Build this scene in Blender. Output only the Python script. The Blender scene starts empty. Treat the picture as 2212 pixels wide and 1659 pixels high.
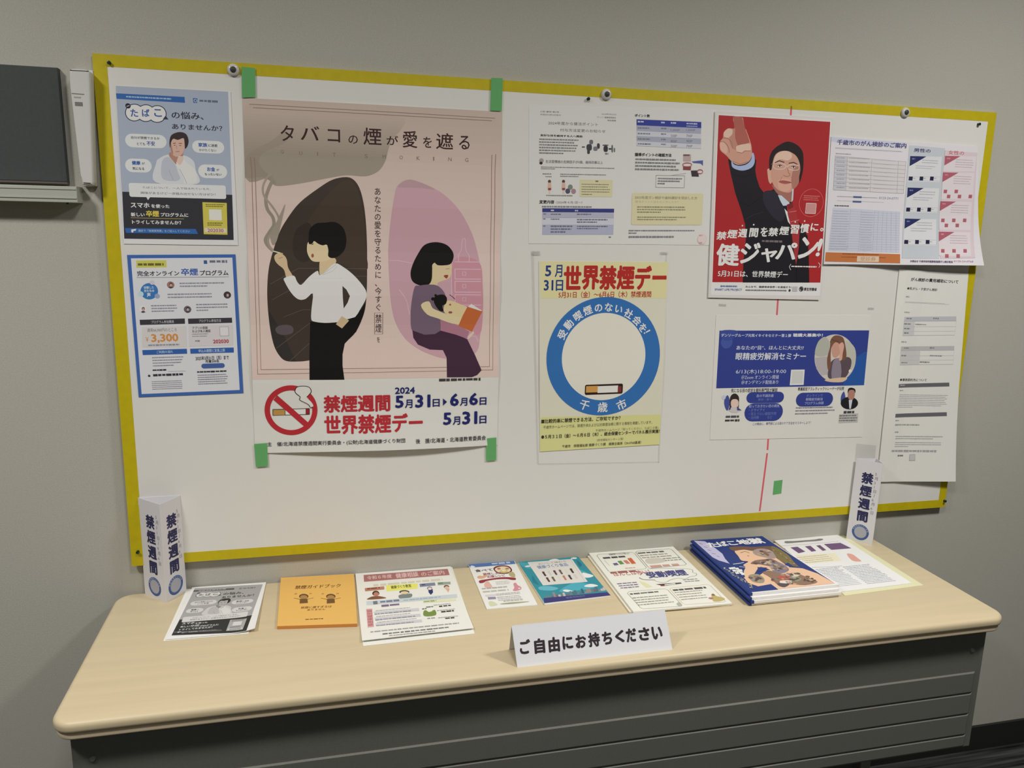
import bpy, bmesh, math, random
import numpy as np
from mathutils import Vector, Matrix
from mathutils.geometry import tessellate_polygon
random.seed(7)
S = bpy.context.scene
COL = S.collection
V3 = lambda *a: np.array(a, float)

# ---------------------------------------------------------------- camera
CP = V3(.591, -1.6709, 1.4728); YA, PI_, RO = .2384, -.1995, .0221; FPX = 1699.5
FW = V3(math.sin(YA)*math.cos(PI_), math.cos(YA)*math.cos(PI_), math.sin(PI_))
_r0 = V3(math.cos(YA), -math.sin(YA), 0); _u0 = np.cross(_r0, FW)
RT = _r0*math.cos(RO)+_u0*math.sin(RO); UP = -_r0*math.sin(RO)+_u0*math.cos(RO)
cam = bpy.data.cameras.new('camera'); cam.sensor_width = 36; cam.lens = FPX*36/2212
cam.clip_start = .02
co = bpy.data.objects.new('camera', cam); COL.objects.link(co)
co.matrix_world = Matrix(((RT[0], UP[0], -FW[0], CP[0]), (RT[1], UP[1], -FW[1], CP[1]),
                          (RT[2], UP[2], -FW[2], CP[2]), (0, 0, 0, 1)))
S.camera = co
# ---------------------------------------------------------------- light and exposure
S.view_settings.view_transform = 'Standard'; S.view_settings.look = 'None'
S.view_settings.gamma = 1; S.view_settings.use_curve_mapping = False
S.view_settings.exposure = .08
w = bpy.data.worlds.new('world'); S.world = w; w.use_nodes = True
w.node_tree.nodes['Background'].inputs[0].default_value = (.9, .95, 1, 1)
w.node_tree.nodes['Background'].inputs[1].default_value = .02
def area(name, loc, sx, sy, power, col=(1, .97, .92), tilt=(0, 0, 0)):
    l = bpy.data.lights.new(name, 'AREA'); l.shape = 'RECTANGLE'; l.size = sx; l.size_y = sy
    l.energy = power; l.color = col; l.spread = math.radians(150)
    o = bpy.data.objects.new(name, l); o.location = loc; o.rotation_euler = tilt; COL.objects.link(o)
for x, y, p in ((-.6, -1.15, 24), (2.2, -1.15, 24), (.85, -1.25, 11), (-.6, -3.2, 7), (2.2, -3.2, 6)):  # the far pair, behind the camera, is added for fill
    area('ceiling_and_fill_lamp', (x, y, 2.6), .28, .28, p)

# ---------------------------------------------------------------- helpers
def lin(v):
    v = v/255.
    return v/12.92 if v <= .04045 else ((v+.055)/1.055)**2.4
MATS = {}
def C(r, g, b, K=1.4, rough=.6, spec=.3):
    key = (r, g, b, K, rough)
    if key not in MATS:
        m = bpy.data.materials.new('print_%d_%d_%d' % (r, g, b)); m.use_nodes = True
        p = m.node_tree.nodes['Principled BSDF']
        c = [min(.84, lin(x)*K) for x in (r, g, b)]
        y = .25*c[0]+.65*c[1]+.1*c[2]; c = [max(0., y+(x-y)*.92) for x in c]      # office inks are a little dull
        p.inputs['Base Color'].default_value = (*c, 1)
        p.inputs['Roughness'].default_value = rough
        p.inputs['Specular IOR Level'].default_value = spec
        m.diffuse_color = (*c, 1)
        MATS[key] = m
    return MATS[key]
def nodemat(name, base, rough=.6, spec=.3, noise=None, bump=0, metallic=0):
    """noise=(scale vector, detail, amount): mild procedural colour variation."""
    m = bpy.data.materials.new(name); m.use_nodes = True
    nt = m.node_tree; p = nt.nodes['Principled BSDF']
    p.inputs['Base Color'].default_value = (*base, 1)
    p.inputs['Roughness'].default_value = rough; p.inputs['Metallic'].default_value = metallic
    p.inputs['Specular IOR Level'].default_value = spec
    m.diffuse_color = (*base, 1)
    if noise:
        sc, det, amt = noise
        tc = nt.nodes.new('ShaderNodeTexCoord'); mp = nt.nodes.new('ShaderNodeMapping')
        mp.inputs['Scale'].default_value = sc
        n = nt.nodes.new('ShaderNodeTexNoise'); n.inputs['Scale'].default_value = 1; n.inputs['Detail'].default_value = det
        nt.links.new(tc.outputs['Object'], mp.inputs['Vector']); nt.links.new(mp.outputs[0], n.inputs['Vector'])
        r = nt.nodes.new('ShaderNodeMapRange'); r.inputs['From Min'].default_value = .3; r.inputs['From Max'].default_value = .7
        r.inputs['To Min'].default_value = 1-amt; r.inputs['To Max'].default_value = 1+amt
        nt.links.new(n.outputs['Fac'], r.inputs['Value'])
        mx = nt.nodes.new('ShaderNodeVectorMath'); mx.operation = 'SCALE'
        mx.inputs[0].default_value = base; nt.links.new(r.outputs[0], mx.inputs['Scale'])
        nt.links.new(mx.outputs[0], p.inputs['Base Color'])
        if bump:
            b = nt.nodes.new('ShaderNodeBump'); b.inputs['Strength'].default_value = bump
            b.inputs['Distance'].default_value = .001
            nt.links.new(n.outputs['Fac'], b.inputs['Height']); nt.links.new(b.outputs[0], p.inputs['Normal'])
    return m
def link(name, me, mats, parent=None, loc=None):
    o = bpy.data.objects.new(name, me); COL.objects.link(o)
    for m in (mats if isinstance(mats, (list, tuple)) else [mats]): me.materials.append(m)
    if loc is not None: o.location = loc
    if parent: o.parent = parent
    return o
def root(name, loc, label, cat, group=None):
    o = bpy.data.objects.new(name, None); o.empty_display_size = .05; COL.objects.link(o); o.location = loc
    o['label'] = label; o['category'] = cat
    if group: o['group'] = group
    return o
def tag(o, label, cat, group=None):
    o['label'] = label; o['category'] = cat
    if group: o['group'] = group
    return o
def bm_box(bm, x0, x1, y0, y1, z0, z1, bev=0, seg=2):
    r = bmesh.ops.create_cube(bm, size=1)
    vs = r['verts']
    for v in vs: v.co = ((x0+x1)/2+v.co.x*(x1-x0), (y0+y1)/2+v.co.y*(y1-y0), (z0+z1)/2+v.co.z*(z1-z0))
    if bev:
        es = list({e for v in vs for e in v.link_edges})
        bmesh.ops.bevel(bm, geom=es, offset=bev, segments=seg, profile=.5, affect='EDGES')
def mesh_of(bm, name, smooth=False):
    bmesh.ops.recalc_face_normals(bm, faces=bm.faces[:])
    me = bpy.data.meshes.new(name); bm.to_mesh(me); bm.free()
    if smooth:
        me.shade_smooth()
    return me
def boxobj(name, x0, x1, y0, y1, z0, z1, mat, parent=None, bev=0, seg=2, loc=(0, 0, 0)):
    bm = bmesh.new(); bm_box(bm, x0-loc[0], x1-loc[0], y0-loc[1], y1-loc[1], z0-loc[2], z1-loc[2], bev, seg)
    return link(name, mesh_of(bm, name), mat, parent, None if parent else loc)
def prism(bm, pts, h0, h1, fn):
    """extrude a closed outline (2D pts) between heights; fn(u,v,h)->3D"""
    a = [bm.verts.new(fn(u, v, h0)) for u, v in pts]; b = [bm.verts.new(fn(u, v, h1)) for u, v in pts]
    n = len(pts)
    bm.faces.new(a[::-1]); bm.faces.new(b)
    for i in range(n): bm.faces.new((a[i], a[(i+1) % n], b[(i+1) % n], b[i]))

def ray(x, y): return FW+RT*(x-1106)/FPX-UP*(y-829.5)/FPX
def hit(x, y, O, N):
    d = ray(x, y); return CP+d*(np.dot(O-CP, N)/np.dot(d, N))

def sm(pts, n=5, closed=True):
    """Catmull-Rom smoothing of an outline"""
    P = [np.array(p, float) for p in pts]; out = []; N = len(P)
    rng = range(N) if closed else range(N-1)
    for i in rng:
        if closed: a, b, c, d = P[i-1], P[i], P[(i+1) % N], P[(i+2) % N]
        else: a, b, c, d = P[max(i-1, 0)], P[i], P[i+1], P[min(i+2, N-1)]
        for k in range(n):
            t = k/n
            out.append(tuple(.5*((2*b)+(-a+c)*t+(2*a-5*b+4*c-d)*t*t+(-a+3*b-3*c+d)*t**3)))
    if not closed: out.append(tuple(P[-1]))
    return out
def ell(cx, cy, rx, ry, n=28): return [(cx+rx*math.cos(2*math.pi*i/n), cy+ry*math.sin(2*math.pi*i/n)) for i in range(n)]

TXT = {}
def glyphs(s, bold=0.):
    """flat glyph mesh of a line of text; heavier weights lay shifted copies over each other"""
    if (s, bold) in TXT: return TXT[(s, bold)]
    c = bpy.data.curves.new('t', 'FONT'); c.body = s; c.resolution_u = 2; c.fill_mode = 'FRONT'
    o = bpy.data.objects.new('t', c); COL.objects.link(o)
    bpy.context.view_layer.update()
    me = bpy.data.meshes.new_from_object(o.evaluated_get(bpy.context.evaluated_depsgraph_get()))
    V = np.zeros(len(me.vertices)*3); me.vertices.foreach_get('co', V); V = V.reshape(-1, 3)[:, :2]
    F = [tuple(p.vertices) for p in me.polygons]
    COL.objects.unlink(o); bpy.data.objects.remove(o); bpy.data.curves.remove(c); bpy.data.meshes.remove(me)
    if bold >= .009 and len(V):
        b = bold
        sh = [(-b, 0), (b, 0), (0, b*.7), (0, -b*.7)] if b < .022 else [(0, 0)]+[(b*math.cos(k*math.pi/4), b*.85*math.sin(k*math.pi/4)) for k in range(8)]
        n = len(V); F = [tuple(i+k*n for i in f) for k in range(len(sh)) for f in F]
        V = np.vstack([V+np.array(q) for q in sh])
    TXT[(s, bold)] = (V, F)
    return V, F
def copies(bold): return 1 if bold < .009 else 4 if bold < .022 else 9

def halfplane(P, a, b, c):
    """part of polygon P with a*u + b*v <= c"""
    out = []; n = len(P)
    for i in range(n):
        p, q = P[i], P[(i+1) % n]; fp, fq = a*p[0]+b*p[1]-c, a*q[0]+b*q[1]-c
        if fp <= 0: out.append(p)
        if (fp < 0 < fq) or (fq < 0 < fp):
            k = fp/(fp-fq); out.append((p[0]+(q[0]-p[0])*k, p[1]+(q[1]-p[1])*k))
    return out if len(out) > 2 else []
def cells(P, g):
    """cut a convex polygon along the lines of a triangulated grid of pitch g"""
    todo = [P]
    for a, b in ((1, 0), (0, 1), (1, -1)):
        nxt = []
        for Q in todo:
            f = [(a*p[0]+b*p[1])/g for p in Q]; k = math.floor(min(f)+1e-6)+1
            while Q and k < max(f)-1e-6:
                L = halfplane(Q, a, b, k*g)
                if L: nxt.append(L)
                Q = halfplane(Q, -a, -b, -k*g); k += 1
            if Q: nxt.append(Q)
        todo = nxt
    return todo
def tess(P):
    if len(P) == 3: return [P]
    return [[P[i] for i in f] for f in tessellate_polygon([[Vector((p[0], p[1], 0)) for p in P]])]

def homog(src, dst):
    A = []; b = []
    for (x, y), (X, Y) in zip(src, dst):
        A += [[x, y, 1, 0, 0, 0, -X*x, -X*y], [0, 0, 0, x, y, 1, -Y*x, -Y*y]]; b += [X, Y]
    h = np.linalg.solve(np.array(A, float), np.array(b, float))
    H = np.append(h, 1).reshape(3, 3)
    def f(x, y):
        q = H@V3(x, y, 1); return q[0]/q[2], q[1]/q[2]
    return f

class Sheet:
    """A printed sheet. Art is given in the coordinates of a view crop (x0, y0, scale), mapped on to the
    sheet's own plane, and built there as thin flat print on top of the paper."""
    def __init__(s, name, label, cat, O, N, corners, th=.0004, lift=0., K=1.4, group=None, white=(205, 204, 200),
                 crop=(0, 0, 1), warp=None, grid=.03, gray=False, paper=True, rough=.55, paper_name='paper', pm=None, mid=False, P3=None):
        s.O, s.N, s.K, s.warp, s.grid, s.gray, s.rough = np.array(O, float), np.array(N, float), K, warp, grid, gray, rough
        s.crop = crop; s.pre = None; s.mid = mid; s.clip = True
        P = P3 or [hit(x, y, s.O, s.N) for x, y in (s.cp(*c) for c in corners)]      # TL TR BR BL
        U = (P[1]-P[0])+(P[2]-P[3]); U /= np.linalg.norm(U)
        Vv = np.cross(s.N, U); Vv /= np.linalg.norm(Vv)
        s.U, s.V = U, Vv
        s.c0 = (P[2]+P[3])/2
        s.parts = {}; s.n = 0
        s.root = root(name, tuple(s.c0-s.N*th), label, cat, group)
        s.th = th; s.h0 = 0.
        s.corners = [s.loc3(p) for p in P]
        if paper:
            s.paper(s.corners, paper_name, pm or s.C(*white))
    def cp(s, x, y): return s.crop[0]+x/s.crop[2], s.crop[1]+y/s.crop[2]
    def C(s, r, g, b):
        if s.gray: r = g = b = int(.3*r+.55*g+.15*b)
        return C(r, g, b, s.K, s.rough)
    def loc3(s, P): d = P-s.c0; return float(d@s.U), float(d@s.V)
    def uv(s, x, y):
        if s.pre: x, y = s.pre(x, y)
        x, y = s.cp(x, y)
        return s.loc3(hit(x, y, s.O, s.N))
    def jac(s, x, y):
        """crop pixels per metre along the sheet's own two axes, at a crop position"""
        a = s.uv(x, y); b = s.uv(x+1, y); c = s.uv(x, y+1)
        J = np.linalg.inv(np.array(((b[0]-a[0], c[0]-a[0]), (b[1]-a[1], c[1]-a[1]))))
        return abs(J[0, 0]), abs(J[1, 1])
    def box(s, x0, y0, x1, y1):
        """crop box -> (left, bottom, right, top) on the sheet"""
        if s.mid:
            x, y = (x0+x1)/2, (y0+y1)/2; c = s.uv(x, y); kx, ky = s.jac(x, y); W, H = (x1-x0)/kx/2, (y1-y0)/ky/2
            return c[0]-W, c[1]-H, c[0]+W, c[1]+H
        a = s.uv(x0, y0); b = s.uv(x1, y1)
        return a[0], b[1], b[0], a[1]
    def wq(s, u, v):
        g = s.grid; i, j = math.floor(u/g), math.floor(v/g); fu, fv = u/g-i, v/g-j; f = lambda a, b: s.warp(a*g, b*g)
        h0, h1 = f(i, j), f(i+1, j+1)
        if fu >= fv: m = f(i+1, j); return h0+fu*(m-h0)+fv*(h1-m)
        m = f(i, j+1); return h0+fv*(m-h0)+fu*(h1-m)
    def w(s, u, v, h):
        if s.warp: h = h+s.wq(u, v)
        p = s.c0+s.U*u+s.V*v+s.N*h-np.array(s.root.location)
        return tuple(p)
    def paper(s, pts, name, mat):
        s.outline = pts
        bm = bmesh.new()
        if s.warp:
            for T in tess(list(pts)):
                for Q in cells(T, s.grid):
                    if len(Q) > 2: bm.faces.new([bm.verts.new((u, v, 0)) for u, v in Q])
            bmesh.ops.remove_doubles(bm, verts=bm.verts[:], dist=1e-6)
            bmesh.ops.recalc_face_normals(bm, faces=bm.faces[:])
            r = bmesh.ops.extrude_face_region(bm, geom=bm.faces[:])
            for e in r['geom']:
                if isinstance(e, bmesh.types.BMVert): e.co.z = -s.th
            for v in bm.verts: v.co = s.w(v.co.x, v.co.y, v.co.z)
        else: prism(bm, pts, -s.th, 0, s.w)
        link(name, mesh_of(bm, name), mat, s.root)
    def add(s, part, V, F, mat, nc=1):
        n, m = len(V)//nc, len(F)//nc        # each shifted copy of a glyph gets its own hair-thin level
        for k in range(nc):
            s.n += 1; s.parts.setdefault(part, []).append((V[k*n:(k+1)*n], [tuple(i-k*n for i in f) for f in F[k*m:(k+1)*m]] if k else F[:m], mat, .00012+s.n*.0000025))
    # --- drawing calls
    def poly(s, part, pts, col, local=False):
        q = [p if local else s.uv(*p) for p in pts]
        a = sum(q[i-1][0]*q[i][1]-q[i][0]*q[i-1][1] for i in range(len(q)))
        if a < 0: q = q[::-1]
        s.add(part, q, [tuple(range(len(q)))], s.C(*col))
    def grad(s, part, pts, c0, c1, y0, y1, n=14):
        """printed colour run: c0 above crop row y0, c1 below row y1"""
        q = [s.uv(*p) for p in pts]; va, vb = s.uv(pts[0][0], y0)[1], s.uv(pts[0][0], y1)[1]
        for k in range(n+1):
            hi = 9 if k == 0 else va+(vb-va)*(k-.5)/n; lo = -9 if k == n else va+(vb-va)*(k+.5)/n
            V = []; F = []
            for T in tess(q):
                T = halfplane(T, 0, 1, hi); T = halfplane(T, 0, -1, -lo) if T else T
                if T: F.append(tuple(range(len(V), len(V)+len(T)))); V += T
            if V: s.add(part, V, F, s.C(*[int(a+(b-a)*k/n) for a, b in zip(c0, c1)]))
    def rect(s, part, x0, y0, x1, y1, col):
        l, b, r, t_ = s.box(x0, y0, x1, y1)
        s.poly(part, [(l, b), (r, b), (r, t_), (l, t_)], col, True)
    def pill(s, part, x0, y0, x1, y1, col, rad=None):
        l, bo, r, t_ = s.box(x0, y0, x1, y1); a = (l, t_); b = (r, bo); W, H = b[0]-a[0], a[1]-b[1]
        r = min(W, H)/2*(1 if rad is None else rad); pts = []
        for cx, cy, a0 in ((b[0]-r, a[1]-r, 0), (a[0]+r, a[1]-r, 90), (a[0]+r, b[1]+r, 180), (b[0]-r, b[1]+r, 270)):
            for k in range(6):
                t = math.radians(a0+k*18); pts.append((cx+r*math.cos(t), cy+r*math.sin(t)))
        s.poly(part, pts, col, True)
    def disc(s, part, cx, cy, ex, ey, col, inner=None, n=48):
        c = s.uv(cx, cy); e = s.uv(ex, ey); R = math.hypot(e[0]-c[0], e[1]-c[1])
        if inner is None:
            s.poly(part, [(c[0]+R*math.cos(2*math.pi*i/n), c[1]+R*math.sin(2*math.pi*i/n)) for i in range(n)], col, True)
        else:
            V = []; F = []
            for i in range(n):
                t = 2*math.pi*i/n
                V += [(c[0]+R*math.cos(t), c[1]+R*math.sin(t)), (c[0]+R*inner*math.cos(t), c[1]+R*inner*math.sin(t))]
                j = (i+1) % n
                F.append((2*i, 2*j, 2*j+1, 2*i+1))
            s.add(part, V, F, s.C(*col))
    def line(s, part, pts, w, col, closed=False, local=False):
        """w: width in crop pixels"""
        q = [np.array(p if local else s.uv(*p)) for p in pts]
        if not local:
            a = np.array(s.uv(pts[0][0], pts[0][1])); b = np.array(s.uv(pts[0][0]+10, pts[0][1])); w = w*np.linalg.norm(b-a)/10
        n = len(q); V = []; F = []
        for i in range(n):
            a = q[i-1] if (i or closed) else q[i]; b = q[(i+1) % n] if (i < n-1 or closed) else q[i]
            d = b-a; L = np.linalg.norm(d) or 1; nn = np.array((-d[1], d[0]))/L*w/2
            V += [tuple(q[i]-nn), tuple(q[i]+nn)]
        for i in range(n if closed else n-1):
            j = (i+1) % n; F.append((2*i, 2*j, 2*j+1, 2*i+1))
        s.add(part, V, F, s.C(*col))
    def frame(s, part, x0, y0, x1, y1, w, col):
        a = s.uv(x0, y0); b = s.uv(x1, y1); ww = abs(s.uv(x0+10, y0)[0]-a[0])/10*w
        for p in ([(a[0], a[1]), (b[0], a[1])], [(a[0], b[1]), (b[0], b[1])], [(a[0], a[1]), (a[0], b[1])], [(b[0], a[1]), (b[0], b[1])]):
            s.line(part, p, ww, col, local=True)
    def text(s, part, t, x0, y0, x1, y1, col, bold=.012, shear=0.):
        V, F = glyphs(t, bold)
        if not len(V): return
        lo, hi = V.min(0), V.max(0); l, bo, r, t_ = s.box(x0, y0, x1, y1); a = (l, t_); b = (r, bo)
        T = (V-lo)/(hi-lo); T[:, 0] += shear*T[:, 1]
        T = T*np.array((b[0]-a[0], a[1]-b[1]))+np.array((a[0], b[1]))
        s.add(part, [tuple(p) for p in T], F, s.C(*col), copies(bold))
    def char(s, part, t, cx, cy, size, rot, col, bold=.012, sx=1.):
        """one glyph centred at (cx,cy), em size in metres, rot in radians, local coordinates"""
        V, F = glyphs(t, bold); T = (V-np.array((.5, .38)))*size*np.array((sx, 1))
        c, r = math.cos(rot), math.sin(rot)
        T = np.stack([T[:, 0]*c-T[:, 1]*r+cx, T[:, 0]*r+T[:, 1]*c+cy], 1)
        s.add(part, [tuple(p) for p in T], F, s.C(*col), copies(bold))
    def vtext(s, part, t, x0, y0, x1, y1, col, bold=.012, wide=1.):
        """vertical line of glyphs, from the top centre (x0,y0) to the bottom centre (x1,y1)"""
        a = np.array(s.uv(x0, y0)); b = np.array(s.uv(x1, y1)); n = len(t); size = np.linalg.norm(b-a)/n
        d = (b-a)/np.linalg.norm(b-a); rot = math.atan2(d[0], -d[1])
        for i, ch in enumerate(t):
            if ch == '～' or ch == 'ー': r2 = rot-math.pi/2
            else: r2 = rot
            p = a+(b-a)*(i+.5)/n
            if ch != ' ': s.char(part, ch, p[0], p[1], size*.97, r2, col, bold, wide)
    def fine(s, part, x0, y0, x1, y1, n, col, fill=.5, seed=None, last=.6):
        """n rows of print too small to read"""
        rnd = random.Random(seed if seed is not None else int(x0*7+y0*3))
        l, bo, r, t_ = s.box(x0, y0, x1, y1); a = (l, t_); b = (r, bo); W = b[0]-a[0]; H = (a[1]-b[1])/n; V = []; F = []
        for i in range(n):
            y1_ = a[1]-H*i; y0_ = y1_-H*fill; L = W*(1 if i < n-1 else last)*rnd.uniform(.86, 1); x = 0
            while x < L:
                g = rnd.uniform(.8, 2.2)*H*fill*1.1; g = min(g, L-x)
                k = len(V); jy = H*fill*rnd.uniform(0, .18)
                V += [(a[0]+x, y0_+jy), (a[0]+x+g, y0_+jy), (a[0]+x+g, y1_-jy*.5), (a[0]+x, y1_-jy*.5)]
                F.append((k, k+1, k+2, k+3)); x += g+H*fill*rnd.uniform(.18, .4)
        s.add(part, V, F, s.C(*col))
    def inside(s, V):
        """does any point fall off the paper?"""
        o = s.outline; n = len(o)
        for i in range(n):
            p, q = o[i], o[(i+1) % n]; nx, ny = q[1]-p[1], p[0]-q[0]; c = nx*p[0]+ny*p[1]
            if s.ccw < 0: nx, ny, c = -nx, -ny, -c
            if (V@np.array((nx, ny)) > c+1e-7).any(): return False
        return True
    def build(s, part, items, stuff=False):
        verts = []; faces = []; mi = []; mats = []
        for V, F, mat, h in items:
            if mat not in mats: mats.append(mat)
            m = mats.index(mat); A = np.array(V, float)
            off = s.outline is not None and not s.inside(A)
            if not off and not s.warp:
                k = len(verts); verts += [(p[0], p[1], h) for p in V]; faces += [tuple(i+k for i in f) for f in F]; mi += [m]*len(F); continue
            for f in F:
                for T in tess([tuple(map(float, V[i])) for i in f]):
                    if off:
                        o = s.outline; n = len(o)
                        for i in range(n):
                            p, q = o[i], o[(i+1) % n]; nx, ny = q[1]-p[1], p[0]-q[0]; c = nx*p[0]+ny*p[1]
                            if s.ccw < 0: nx, ny, c = -nx, -ny, -c
                            T = halfplane(T, nx, ny, c)
                            if not T: break
                        if not T: continue
                    for Q in (cells(T, s.grid) if s.warp else [T]):
                        k = len(verts); verts += [(p[0], p[1], h) for p in Q]; faces.append(tuple(range(k, k+len(Q)))); mi.append(m)
        if not faces: return
        me = bpy.data.meshes.new(part)
        me.from_pydata([s.w(*v) for v in verts], [], faces); me.polygons.foreach_set('material_index', mi); me.update()
        o = link(part, me, mats, s.root)
        if stuff: o['kind'] = 'stuff'
    def done(s):
        s.outline = getattr(s, 'outline', None)
        if s.outline is not None:
            o = s.outline; s.ccw = sum(o[i-1][0]*o[i][1]-o[i][0]*o[i-1][1] for i in range(len(o)))
        for part, items in s.parts.items():
            # print that stands apart on the sheet becomes a part of its own
            bb = [(np.min(np.array(V), 0), np.max(np.array(V), 0)) for V, F, m, h in items]; n = len(items); grp = list(range(n))
            def find(i):
                while grp[i] != i: i = grp[i]
                return i
            for i in range(n):
                for j in range(i):
                    g = np.maximum(0, np.maximum(bb[i][0]-bb[j][1], bb[j][0]-bb[i][1]))
                    if g@g <= .017**2: grp[find(i)] = find(j)
            cl = {}
            for i in range(n): cl.setdefault(find(i), []).append(items[i])
            if len(cl) > 14: s.build(part, items, True)
            else:
                for c in cl.values(): s.build(part, c)
        return s
#MAIN
# ---------------------------------------------------------------- room
M_WALL = nodemat('wall_vinyl', (.475, .467, .415), .8, .2, ((420, 420, 420), 3, .07), .25)
M_CEIL = nodemat('ceiling_paint', (.7, .7, .68), .9)
M_BASE = nodemat('baseboard_vinyl', (.022, .023, .022), .5)
YW = .0
def slab(name, x0, x1, y0, y1, z0, z1, mat):
    o = boxobj(name, x0, x1, y0, y1, z0, z1, mat); o['kind'] = 'structure'; return o
slab('wall_back', -3, 6, YW, YW+.12, 0, 2.62, M_WALL)
slab('wall_left', -3.12, -3, -4.5, YW+.12, 0, 2.62, M_WALL)
slab('wall_right', 6, 6.12, -4.5, YW+.12, 0, 2.62, M_WALL)
slab('wall_front', -3.12, 6.12, -4.62, -4.5, 0, 2.62, M_WALL)
slab('ceiling', -3.12, 6.12, -4.62, YW+.12, 2.62, 2.74, M_CEIL)
mf = nodemat('carpet', (.045, .048, .045), .95, .1, ((3, 70, 3), 5, .9), .6)
slab('floor', -3.12, 6.12, -4.62, YW+.12, -.1, 0, mf)
slab('baseboard_back', -3, 6, YW-.008, YW, 0, .076, M_BASE)

# ---------------------------------------------------------------- folding table
TX0, TX1, TY0, TY1, TZ = .1597, 1.9600, -.4540, -.0035, .70
tb = root('folding_table', ((TX0+TX1)/2, (TY0+TY1)/2, 0), 'long folding table with pale wood top and dark ribbed modesty panel, under the board', 'table')
L0 = np.array(tb.location)
M_WOOD = nodemat('pale_wood_laminate', (.625, .525, .345), .42, .35, ((2.2, 45, 20), 4, .04))
M_WEDGE = nodemat('pale_wood_edge', (.64, .53, .37), .38, .4, ((3, 20, 20), 3, .02))
def rrect(x0, x1, y0, y1, r, n=14):
    out = []
    for cx, cy, a0 in ((x1-r, y1-r, 0), (x0+r, y1-r, 90), (x0+r, y0+r, 180), (x1-r, y0+r, 270)):
        for k in range(n):
            t = math.radians(a0+90*k/(n-1)); out.append((cx+r*math.cos(t), cy+r*math.sin(t)))
    return out
def rslab(name, x0, x1, y0, y1, z0, z1, r, bev, mat, parent):
    bm = bmesh.new(); rings = []
    prof = [(z0+bev*(1-math.cos(k*math.pi/12)), bev*(1-math.sin(k*math.pi/12))) for k in range(7)]
    prof += [(z0+z1-z, i) for z, i in prof[::-1]]
    for z, i in prof: rings.append([bm.verts.new((x-L0[0], y-L0[1], z)) for x, y in rrect(x0+i, x1-i, y0+i, y1-i, r-i)])
    for A_, B_ in zip(rings, rings[1:]):
        for k in range(len(A_)): bm.faces.new((A_[k], A_[(k+1) % len(A_)], B_[(k+1) % len(A_)], B_[k]))
    bm.faces.new(rings[0][::-1]); bm.faces.new(rings[-1])
    me = mesh_of(bm, name); me.shade_smooth()
    me.set_sharp_from_angle(angle=math.radians(40))
    return link(name, me, mat, parent)
rslab('tabletop', TX0, TX1, TY0, TY1, TZ-.022, TZ, .035, .009, M_WOOD, tb)
rslab('tabletop_lower_edge', TX0+.004, TX1-.004, TY0+.004, TY1-.002, TZ-.033, TZ-.0215, .032, .004, M_WEDGE, tb)
M_PAN = nodemat('dark_painted_steel', (.13, .135, .118), .45, .4, ((300, 300, 300), 2, .05))
PX0, PX1, PY = .182, 1.936, -.4248
def tbx(name, x0, x1, y0, y1, z0, z1, mat, bev=0):
    bm = bmesh.new(); bm_box(bm, x0-L0[0], x1-L0[0], y0-L0[1], y1-L0[1], z0, z1, bev)
    return link(name, mesh_of(bm, name), mat, tb)
tbx('modesty_panel', PX0, PX1, PY, PY+.0015, .383, .666, M_PAN, 0)
tbx('panel_side_flange', PX0, PX0+.0015, PY+.0015, PY+.018, .383, .666, M_PAN)
tbx('panel_side_flange', PX1-.0015, PX1, PY+.0015, PY+.018, .383, .666, M_PAN)
# pressed ribs: each one is a shallow raised band whose upper lip catches the light
for k in range(4):
    zt = .5625-k*.0500; zb = zt-.0478
    if k == 3: zb = .386
    bm = bmesh.new(); xa, xb = PX0+.018, PX1-.014
    d = .0038
    prof = [(zt, 0), (zt-.0018, d), (zb+.003, d), (zb, 0)]
    ring = []
    for i, (z, o) in enumerate(prof):
        ins = 0 if i in (0, 3) else .006
        ring.append((bm.verts.new((xa-L0[0]+ins, PY-o-L0[1], z)), bm.verts.new((xb-L0[0]-ins, PY-o-L0[1], z))))
    for i in range(3): bm.faces.new((ring[i][0], ring[i][1], ring[i+1][1], ring[i+1][0]))
    bm.faces.new([r[0] for r in ring]); bm.faces.new([r[1] for r in ring][::-1]); bm.faces.new((ring[3][0], ring[3][1], ring[0][1], ring[0][0]))
    link('panel_rib', mesh_of(bm, 'panel_rib'), M_PAN, tb)
for x in (PX0+.03, PX1-.03):
    bm = bmesh.new(); bmesh.ops.create_cone(bm, cap_ends=True, segments=16, radius1=.006, radius2=.004, depth=.003,
        matrix=Matrix.Translation((x-L0[0], PY-.0015-L0[1], .615)) @ Matrix.Rotation(math.pi/2, 4, 'X'))
    link('panel_screw', mesh_of(bm, 'panel_screw'), M_PAN, tb)
M_LEG = nodemat('grey_leg_metal', (.2, .2, .19), .35, .5, metallic=.3)
for x in (.245, 1.852):
    lg = tbx('leg_frame', x-.03, x-.002, -.245, -.215, .05, .63, M_LEG, .004)
    ft = tbx('foot_bar', x-.032, x, -.42, -.04, .035, .062, M_LEG, .006)
    for y in (-.405, -.055):
        tbx('caster', x-.03, x-.002, y-.018, y+.018, 0, .036, M_BASE, .006)
    tbx('leg_crossbar', x-.03, x-.004, -.42, -.03, .625, .6675, M_LEG, .003)

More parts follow.
